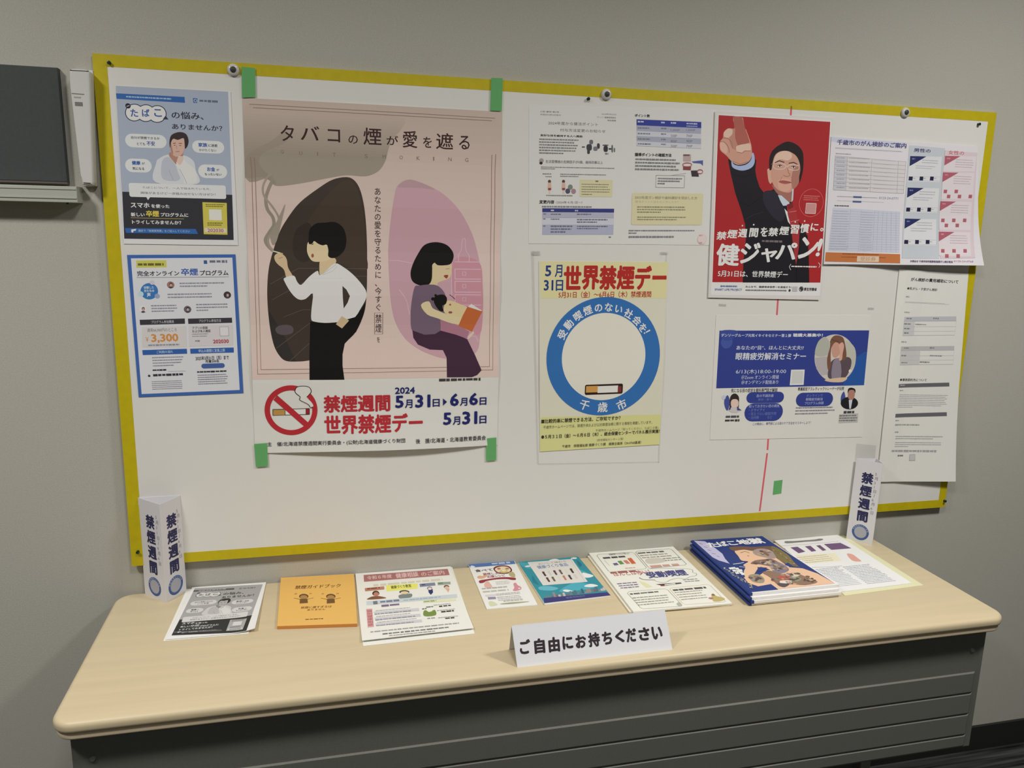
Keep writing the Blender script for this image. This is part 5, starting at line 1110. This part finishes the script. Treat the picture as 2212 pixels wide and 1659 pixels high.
# second hand smoke leaflets
TS('leaflet', 'lower leaflet edge showing left of the passive smoking leaflet', 'leaflet', [(60, 262), (1215, 132), (2060, 955), (650, 1052)], .0035, .003, T4, white=(222, 216, 200)).done()
s = TS('leaflet', 'passive smoking leaflet with four framed boxes, left of the navy booklet stack', 'leaflet', [(78, 225), (1262, 132), (2092, 930), (705, 1050)], .0075, .003, T4, white=(232, 230, 216), grid=.02)
fr = 'framed_boxes'
def qfr(pts, w, col): s.line(fr, sm(pts, 1), w, col, True)
qfr([(190, 262), (215, 245), (690, 215), (722, 235), (888, 430), (870, 448), (385, 490), (355, 480)], 7, (120, 108, 102)); qfr([(735, 215), (758, 200), (1210, 165), (1245, 180), (1450, 380), (1425, 395), (950, 440), (915, 425)], 8, (112, 108, 100))
qfr([(618, 790), (645, 768), (1140, 728), (1185, 742), (1390, 960), (1360, 975), (845, 1010), (800, 990)], 7, (110, 118, 96)); qfr([(1215, 735), (1240, 715), (1740, 668), (1790, 685), (2000, 905), (1975, 915), (1440, 950), (1395, 930)], 8, (190, 172, 110))
ltext(s, 'small_print', '受動喫煙でどれだけ増える？', 370, 262, 660, 28, (96, 86, 84), .01); s.fine('small_print', 280, 272, 660, 300, 1, (70, 66, 66), .8, last=.9)
for q, c in (([(412, 372), (470, 362), (500, 392), (440, 402)], (92, 96, 140)), ([(478, 340), (530, 332), (578, 378), (522, 388)], (96, 140, 78)), ([(555, 332), (610, 325), (662, 372), (610, 380)], (196, 122, 102)), ([(618, 302), (672, 292), (742, 372), (682, 380)], (202, 96, 50))): s.poly('bar_chart_print', q, c)
s.line('bar_chart_print', [(300, 330), (370, 405)], 6, (160, 156, 146)); s.fine('small_print', 590, 425, 850, 440, 1, (190, 150, 140), .8)
s.fine('small_print', 770, 205, 1180, 230, 1, (80, 80, 78), .8, last=1); s.fine('small_print', 820, 240, 1260, 300, 2, (150, 146, 136), .5, last=1); s.poly('small_print', sm([(870, 320), (960, 300), (1100, 300), (1150, 345), (1000, 375), (900, 370)], 3), (196, 192, 180)); s.fine('small_print', 1140, 290, 1380, 345, 2, (140, 136, 128), .5, last=1); s.fine('small_print', 950, 385, 1360, 430, 1, (196, 150, 140), .8, last=1)
t = 'title_lettering'
s.fine(t, 385, 478, 780, 512, 1, (150, 80, 76), .8, last=1); ltext(s, t, 'ほんとは怖い！', 445, 555, 960, 58, (178, 96, 94), .02); ltext(s, t, '受動喫煙', 925, 584, 1492, 88, (70, 72, 128), .045)
s.line(t, sm([(900, 450), (1150, 440), (1400, 445), (1530, 460), (1540, 500), (1590, 515), (1580, 545), (1500, 560), (1430, 590), (1330, 580), (1220, 605), (1180, 630), (1120, 640), (1030, 625), (1000, 600)], 3, False), 7, (120, 118, 112)); s.line(t, sm([(785, 572), (850, 600), (1000, 605)], 4, False), 12, (50, 24, 28)); s.line(t, sm([(800, 535), (840, 500), (890, 510)], 4, False), 12, (150, 44, 48))
s.poly('cigarette_print', [(1020, 665), (1370, 640), (1385, 655), (1130, 690)], (70, 66, 64)); s.poly('cigarette_print', [(1140, 668), (1285, 650), (1300, 664), (1145, 682)], (220, 220, 210)); s.poly('cigarette_print', [(1075, 675), (1130, 668), (1140, 688), (1095, 692)], (120, 40, 44))
s.fine('small_print', 505, 640, 800, 730, 3, (124, 112, 140), .5, last=1); s.poly('small_print', [(780, 620), (870, 640), (975, 700), (880, 712)], (216, 214, 170)); s.fine('small_print', 1420, 590, 1640, 640, 2, (140, 138, 130), .5, last=1)
s.fine('small_print', 660, 775, 1100, 800, 1, (96, 100, 92), .8, last=1); s.fine('small_print', 740, 830, 1250, 960, 4, (140, 142, 128), .4, last=1); s.fine('small_print', 1265, 715, 1800, 745, 1, (80, 78, 72), .8, last=1); s.fine('small_print', 1340, 760, 1740, 890, 4, (150, 146, 126), .35, last=1)
s.poly('figure_prints', sm([(1800, 810), (1830, 795), (1870, 830), (1960, 850), (1990, 880), (1920, 905), (1830, 905), (1810, 860)], 3), (186, 168, 104)); s.disc('figure_prints', 1825, 815, 1848, 815, (120, 88, 64)); s.poly('figure_prints', sm([(1755, 860), (1790, 848), (1830, 860), (1800, 878)], 3), (176, 110, 98)); s.poly('figure_prints', sm([(1310, 940), (1350, 915), (1385, 950), (1380, 975), (1340, 972)], 3), (170, 172, 160))
s.fine('small_print', 1160, 985, 1800, 1002, 1, (120, 116, 106), .9, last=1)
s.done()
# lime sheet, text sheets, navy booklets
s = TS('paper_sheet', 'pale lime green sheet lying lowest at the right end of the table', 'paper', [(870, 105), (1440, 62), (2150, 508), (1455, 600)], .0008, .0007, T5, white=(213, 212, 172)); s.done()
s = TS('leaflet', 'white text sheet with purple table, right of the navy booklet stack', 'leaflet', [(830, 112), (1388, 62), (2045, 488), (1398, 568)], .0028, .0018, T5, white=(232, 232, 230))
s.poly('heading_print', sm([(925, 120), (1000, 118), (1180, 105), (1225, 97), (1262, 100), (1235, 115), (1100, 125), (940, 138)], 3), (120, 122, 118)); s.line('heading_print', [(870, 162), (1120, 146), (1400, 120)], 4, (140, 150, 166))
for q in ([(895, 182), (920, 180), (970, 232), (945, 235)], [(972, 175), (1035, 168), (1105, 212), (1045, 226)], [(1100, 165), (1150, 160), (1202, 205), (1160, 212)], [(1200, 158), (1235, 154), (1290, 198), (1258, 205)], [(1268, 145), (1415, 134), (1512, 182), (1335, 196)]): s.poly('purple_table', q, (106, 78, 118))
for k in range(3): s.line('purple_table', [(1285+k*20, 158+k*12), (1430+k*22, 146+k*12)], 3, (150, 128, 160))
s.poly('pale_box', [(1010, 245), (1360, 225), (1430, 290), (1130, 320)], (224, 218, 190)); s.fine('pale_box', 1040, 250, 1360, 310, 4, (176, 168, 150), .35, last=1)
s.poly('pale_box', [(1372, 225), (1590, 205), (1720, 290), (1500, 318)], (222, 226, 232)); s.poly('pale_box', sm([(1470, 232), (1520, 235), (1570, 270), (1600, 298), (1520, 292)], 3), (216, 156, 142))
s.line('heading_print', [(1140, 352), (1280, 348), (1430, 338)], 5, (128, 138, 168))
for k in range(13):
    a0 = k/13; s.fine('small_print', 1165+a0*215, 358+a0*160, 1415+a0*225, 368+a0*155, 1, (170, 174, 184), .7, last=1, seed=k); s.fine('small_print', 1440+a0*232, 332+a0*158, 1690+a0*250, 342+a0*156, 1, (170, 174, 184), .7, last=1, seed=k+30)
s.done()
# four booklets, spines to the left
def cr(p, k): return (p[0], p[1])
covers = [(100, 112), (722, 74), (1405, 502), (622, 580)]
NB = (34, 56, 122)
BT = .0062
P_top = [hit(T5[0]+x/T5[2], T5[1]+y/T5[2], V3(0, 0, TZ+BT*4), TN) for x, y in covers]
def spine(s):
    """rounded fold along the left long side"""
    a, b = s.corners[0], s.corners[3]; bm = bmesh.new(); pr = []
    for k in range(9):
        t_ = math.pi/2+math.pi*k/8; pr.append((.0015+.005*math.cos(t_), -BT/2+.0003+BT/2*math.sin(t_)))
    pr += [(.004, -BT+.0003), (.004, .0004)]
    A_ = [bm.verts.new(s.w(a[0]+x, a[1], z)) for x, z in pr]; B_ = [bm.verts.new(s.w(b[0]+x, b[1]-.0003, z)) for x, z in pr]; n = len(pr)
    bm.faces.new(A_); bm.faces.new(B_[::-1])
    for i in range(n): bm.faces.new((A_[i], B_[i], B_[(i+1) % n], A_[(i+1) % n]))
    link('navy_spine', mesh_of(bm, 'navy_spine'), C(*NB, KT), s.root)
ex = (P_top[1]-P_top[0])/np.linalg.norm(P_top[1]-P_top[0]); ey = (P_top[3]-P_top[0])/np.linalg.norm(P_top[3]-P_top[0])
for lab, k, ox, oy in (('lowest of the four navy booklets, splayed out at the bottom', 0, -.004, .007), ('second lowest navy booklet in the stack', 1, -.001, .011), ('second highest navy booklet, just under the top one', 2, -.005, .008)):
    P = [p-V3(0, 0, BT*(3-k))+ex*ox+ey*oy for p in P_top]
    s = TS('booklet', lab, 'booklet', covers, BT*(k+1), BT-.0006, T5, white=(228, 228, 226), paper_name='pages', P3=P); spine(s); s.done()
s = TS('booklet', 'navy booklet with a pink face picture on its cover, top of the stack', 'booklet', covers, BT*4, BT-.0006, T5, white=(230, 230, 228), paper_name='pages', P3=P_top)
spine(s)
cv = 'cover_print'
s.poly(cv, [(100, 112), (722, 74), (1368, 494), (610, 572)], NB)
s.poly(cv, [(110, 114), (215, 120), (300, 175), (370, 230), (395, 275), (435, 318), (340, 290), (250, 245), (175, 185)], (186, 184, 216)); s.fine(cv, 150, 130, 330, 245, 5, (80, 78, 96), .0001, last=1)
for x, y, ww in ((165, 138, 30), (205, 168, 34), (240, 195, 30), (275, 225, 36), (320, 250, 26)): s.line(cv, [(x, y), (x+ww, y+8)], 7, (84, 82, 102))
t = 'title_lettering'
for ch, x0, yb, x1, ht in (('た', 262, 176, 365, 42), ('ば', 352, 166, 448, 42), ('こ', 440, 156, 525, 34), ('地', 528, 152, 645, 44), ('獄', 635, 146, 770, 50)): ltext(s, t, ch, x0, yb, x1-8, ht, (228, 228, 232), .045)
pk = (226, 184, 150)
s.poly(cv, sm([(480, 205), (560, 195), (640, 205), (700, 190), (780, 215), (850, 270), (920, 320), (960, 350), (860, 390), (760, 360), (700, 350), (660, 400), (640, 440), (720, 500), (600, 470), (560, 400), (575, 350), (555, 330), (600, 300), (540, 290), (510, 250)], 4), pk)
s.poly(cv, [(960, 350), (1080, 360), (1210, 405), (1368, 494), (860, 546), (800, 500), (690, 520), (600, 490), (560, 440), (640, 420), (700, 420), (760, 380), (850, 360)], pk)
for q, c in (([(430, 175), (520, 165), (650, 170), (800, 165), (830, 200), (700, 205), (560, 195), (470, 205)], (112, 84, 66)), ([(640, 205), (700, 185), (780, 195), (850, 235), (830, 275), (740, 262), (660, 240)], (160, 140, 136)), ([(720, 212), (750, 208), (762, 226), (735, 232)], (150, 92, 80)), ([(800, 170), (850, 175), (950, 240), (1000, 300), (1040, 345), (960, 330), (880, 290), (840, 250)], (122, 108, 66)), ([(620, 320), (660, 290), (740, 280), (800, 275), (870, 310), (850, 350), (780, 340), (700, 325)], (124, 98, 88)), ([(780, 300), (870, 305), (960, 365), (920, 400), (840, 405), (800, 360)], (128, 118, 134)), ([(825, 318), (850, 322), (846, 342), (822, 340)], (150, 92, 82)), ([(725, 400), (790, 380), (900, 410), (1010, 400), (1100, 430), (1215, 480), (1100, 510), (980, 500), (900, 525), (850, 500), (790, 440)], (138, 110, 90)), ([(870, 430), (960, 425), (975, 465), (900, 480)], (186, 84, 62)), ([(985, 440), (1050, 432), (1060, 465), (995, 475)], (110, 158, 124)), ([(600, 425), (680, 410), (740, 450), (730, 490), (640, 480)], (150, 142, 120)), ([(1000, 400), (1060, 400), (1040, 430), (980, 430)], (206, 196, 180)), ([(880, 470), (980, 470), (960, 500), (900, 505)], (220, 208, 196)), ([(860, 490), (960, 500), (920, 528), (870, 515)], (84, 74, 84))): s.poly(cv, sm(q, 3), c)
rnd = random.Random(21)
for cx, cy, rx, ry, n_ in ((735, 228, 85, 30, 16), (745, 305, 105, 24, 18), (870, 350, 75, 38, 18), (960, 450, 190, 52, 46), (670, 455, 60, 26, 14), (1130, 465, 70, 26, 10)):
    for k in range(n_):
        a0 = rnd.uniform(0, 6.28); q = rnd.uniform(.1, .95); x = cx+rx*q*math.cos(a0); y = cy+ry*q*math.sin(a0); r_ = rnd.uniform(8, 22)
        s.poly(cv, sm([(x-r_, y-r_*.2), (x-r_*.2, y-r_*.45), (x+r_, y-r_*.1), (x+r_*.7, y+r_*.4), (x-r_*.3, y+r_*.35)], 2), rnd.choice([(96, 74, 66), (150, 138, 134), (186, 170, 156), (120, 96, 80), (80, 68, 74), (164, 126, 100), (140, 110, 104), (176, 160, 120)]))
s.poly(cv, [(680, 350), (770, 355), (690, 395)], NB); s.poly(cv, [(920, 330), (950, 310), (1010, 350), (980, 350)], NB); s.poly(cv, [(690, 520), (800, 500), (865, 548), (640, 570)], NB)
s.line(cv, sm([(530, 225), (570, 212), (610, 225)], 4, False), 5, (96, 70, 56)); s.line(cv, [(590, 248), (608, 252)], 6, (60, 44, 40)); s.line(cv, [(465, 325), (560, 310)], 9, (222, 222, 222)); s.line(cv, [(520, 345), (575, 352)], 8, (222, 214, 206))
for x, y in ((425, 355), (450, 352), (480, 358), (455, 375), (490, 378), (515, 392), (480, 395), (530, 405), (510, 372)): s.poly(cv, [(x, y), (x+30, y-3), (x+42, y+14), (x+12, y+16)], (222, 222, 216))
rnd = random.Random(8)
for k in range(34):
    a0 = k/34; x = 395+a0*260+rnd.uniform(-14, 14); y = 358+a0*180+rnd.uniform(-8, 8); s.disc(cv, x, y, x+rnd.uniform(5, 10), y, rnd.choice([(170, 166, 120), (130, 128, 90), (196, 190, 160)]), n=7)
for k in range(26):
    a0 = k/26; x = 815+a0*235+rnd.uniform(-12, 12); y = 180+a0*180+rnd.uniform(-7, 7); s.disc(cv, x, y, x+rnd.uniform(5, 9), y, rnd.choice([(150, 132, 80), (176, 160, 100), (120, 104, 70)]), n=7)
s.done()

# ================================================================ paper pillars and the tent sign
M_PAPER = C(204, 203, 208, 1.25)
def face(rt, A, B, H, outward_side, K=1.25):
    """Sheet art helper on a vertical face from A to B (bottom corners, left to right as seen)"""
    U = (B-A)/np.linalg.norm(B-A); N = np.cross(U, V3(0, 0, 1))
    return U, N
def pillar(label, P3, H, tilt, faces, crop):
    """P3: base corners; faces: list of (i, j, art)"""
    c = sum(P3)/3
    r = root('paper_pillar', tuple(c), label, 'paper pillar')
    th = .0005; T = V3(tilt[0], tilt[1], 0)
    for i in range(3):
        a, b = P3[i], P3[(i+1) % 3]; bm = bmesh.new()
        d = (b-a)/np.linalg.norm(b-a); n = np.cross(d, V3(0, 0, 1)); m_ = (a+b)/2-c
        if n@m_ < 0: n = -n
        vs = []
        for o in (0, -th):
            for p, z in ((a, 0), (b, 0), (b, 1), (a, 1)): vs.append(bm.verts.new(tuple(p+n*o+V3(0, 0, H)*z+T*z-c)))
        for f_ in ((0, 1, 2, 3), (7, 6, 5, 4), (0, 4, 5, 1), (1, 5, 6, 2), (2, 6, 7, 3), (3, 7, 4, 0)): bm.faces.new([vs[k] for k in f_])
        link('paper_wall', mesh_of(bm, 'paper_wall'), M_PAPER, r)
    for A, B in faces:
        Vv = V3(0, 0, H)+T; U = (B-A)/np.linalg.norm(B-A); N = np.cross(U, Vv/np.linalg.norm(Vv)); N /= np.linalg.norm(N)
        W = np.linalg.norm(B-A); L = np.linalg.norm(Vv)
        s = Sheet.__new__(Sheet); s.O = A; s.N = N; s.K = 1.25; s.warp = None; s.gray = False; s.mid = False; s.outline = None; s.rough = .55; s.grid = 1; s.pre = None; s.crop = (0, 0, 1)
        s.U = U; s.V = np.cross(N, U); s.c0 = A; s.parts = {}; s.n = 0; s.root = r; s.th = 0
        PB = (44, 44, 84)
        lean = lambda v: float((Vv/L)@U)*v
        for k, ch in enumerate('禁煙週間'):
            v = L*(.79-k*.155); s.char('lettering', ch, W*.50+lean(v), v, .0295, 0, PB, .045, .95)
        for k, ch in enumerate('5月31日～6月6日'):
            v = L*(.86-k*.052); s.char('date_lettering', ch, W*.83+lean(v), v, .0095, -math.pi/2 if ch == '～' else 0, (120, 118, 132), .0)
        v = L*.125; R = .0205
        def dd(R, col, inn=None):
            n = 40; V = []; F = []
            cx = W*.5+lean(v)
            if inn is None: s.poly('ring_emblem', [(cx+R*math.cos(2*math.pi*i/n), v+R*math.sin(2*math.pi*i/n)) for i in range(n)], col, True)
        dd(R, (58, 88, 146)); dd(R*.73, (160, 161, 172)); 
        for k in range(9):
            t_ = math.radians(160-k*17.5); s.char('ring_emblem', '受動喫煙のない社会'[k], W*.5+lean(v)+R*.865*math.cos(t_), v+R*.865*math.sin(t_), R*.2, t_-math.pi/2, (190, 196, 214), 0)
        s.done()
    return r
tp = lambda x, y, h=0: hit(x, y, V3(0, 0, TZ+h), TN)
a, b, c_ = tp(314.7, 1281.9), tp(359.3, 1302.6), tp(402.9, 1276.4)
a[1] = min(a[1], -.014); c_[1] = min(c_[1], -.014)
def solveH(P, px, py):
    """height over P whose projection has photo row py"""
    best = min((abs(829.5-FPX*((P+V3(0, 0, h)-CP)@UP)/((P+V3(0, 0, h)-CP)@FW)-py), h) for h in np.arange(.1, .35, .001)); return best[1]
H1 = solveH(c_, 386, 1070)
pillar('white three-sided paper pillar standing at the left end of the table', [a, b, c_], H1, (0, 0), [(a, b), (b, c_)], None)
a2, b2 = tp(1813.7, 1155.5), tp(1874, 1172.7)
b2 = b2+V3(0, 0, 0); sh_ = max(0, a2[1]+.030); a2 = a2-V3(0, sh_, 0)*.75; b2 = b2-V3(0, sh_, 0)*.5
d_ = (b2-a2)/np.linalg.norm(b2-a2); c2 = b2+V3(.014, .043, 0); c2[1] = min(c2[1], -.010)
H2 = solveH(b2, 1892, 1002)
pillar('white three-sided paper pillar standing at the right end of the table', [a2, b2, c2], H2, (.004, 0), [(a2, b2)], None)

# tent sign
A, B, D = tp(1117.5, 1442), tp(1452.6, 1402.7), tp(1096, 1397)
U = (B-A)/np.linalg.norm(B-A); W = np.linalg.norm(B-A); back = V3(-U[1], U[0], 0)
dp = .062
mid = A+back*dp*.47; nn = back
R0 = hit(1105, 1351.7, mid, nn); R1 = hit(1430.7, 1317.4, mid, nn)
zr = (R0[2]+R1[2])/2
rt = root('tent_sign', tuple((A+B)/2), 'white folded paper tent sign with handwritten-style black lettering at the table front', 'sign')
c = np.array(rt.location)
def leaf(name, P, n, curl=0):
    bm = bmesh.new(); K_ = 8; g = []
    for o in (0, -.0004):
        rows = []
        for i in range(K_+1):
            t_ = i/K_; row = []
            for j in range(5):
                v_ = j/4; p = (P[0]*(1-t_)+P[1]*t_)*(1-v_)+(P[3]*(1-t_)+P[2]*t_)*v_; row.append(bm.verts.new(tuple(p+n*(o+curl*math.sin(math.pi*v_)*t_**3)-c)))
            rows.append(row)
        g.append(rows)
    for k, rows in enumerate(g):
        for i in range(K_):
            for j in range(4):
                q = [rows[i][j], rows[i+1][j], rows[i+1][j+1], rows[i][j+1]]; bm.faces.new(q if k == 0 else q[::-1])
    for i in range(K_):
        for j in (0, 4): bm.faces.new((g[0][i][j], g[1][i][j], g[1][i+1][j], g[0][i+1][j]))
    for j in range(4):
        for i in (0, K_): bm.faces.new((g[0][i][j], g[0][i][j+1], g[1][i][j+1], g[1][i][j]))
    return link(name, mesh_of(bm, name), C(216, 217, 224, 1.15), rt)
Rl = V3(R0[0], R0[1], zr); Rr = Rl+U*(W*.995)
leaf('front_leaf', [A, B, Rr, Rl], np.cross(U, (Rl-A)/np.linalg.norm(Rl-A)), 0)
Db = A+back*dp; leaf('back_leaf', [Db, Db+U*W, Rr, Rl], -np.cross(U, (Rl-Db)/np.linalg.norm(Rl-Db)), 0)
s = Sheet.__new__(Sheet); Nf = np.cross(U, (Rl-A)/np.linalg.norm(Rl-A)); Nf /= np.linalg.norm(Nf)
s.O = A; s.N = Nf; s.K = 1.15; s.warp = None; s.gray = False; s.mid = False; s.outline = None; s.rough = .6; s.grid = 1; s.pre = None; s.crop = (1060, 1310, 5.395)
s.U = U; s.V = np.cross(Nf, U); s.c0 = A; s.parts = {}; s.n = 0; s.root = rt; s.th = 0
for ch, x0, y0, x1, y1 in (('ご', 330, 390, 470, 548), ('自', 500, 378, 640, 542), ('由', 665, 362, 812, 525), ('に', 828, 352, 965, 492), ('お', 980, 338, 1120, 478), ('持', 1128, 308, 1280, 462), ('ち', 1290, 298, 1422, 438), ('く', 1440, 282, 1565, 415), ('だ', 1568, 262, 1705, 408), ('さ', 1715, 250, 1860, 390), ('い', 1868, 238, 2008, 378)):
    s.text('lettering', ch, x0, y0, x1, y1, (52, 42, 50), .052)
s.done()
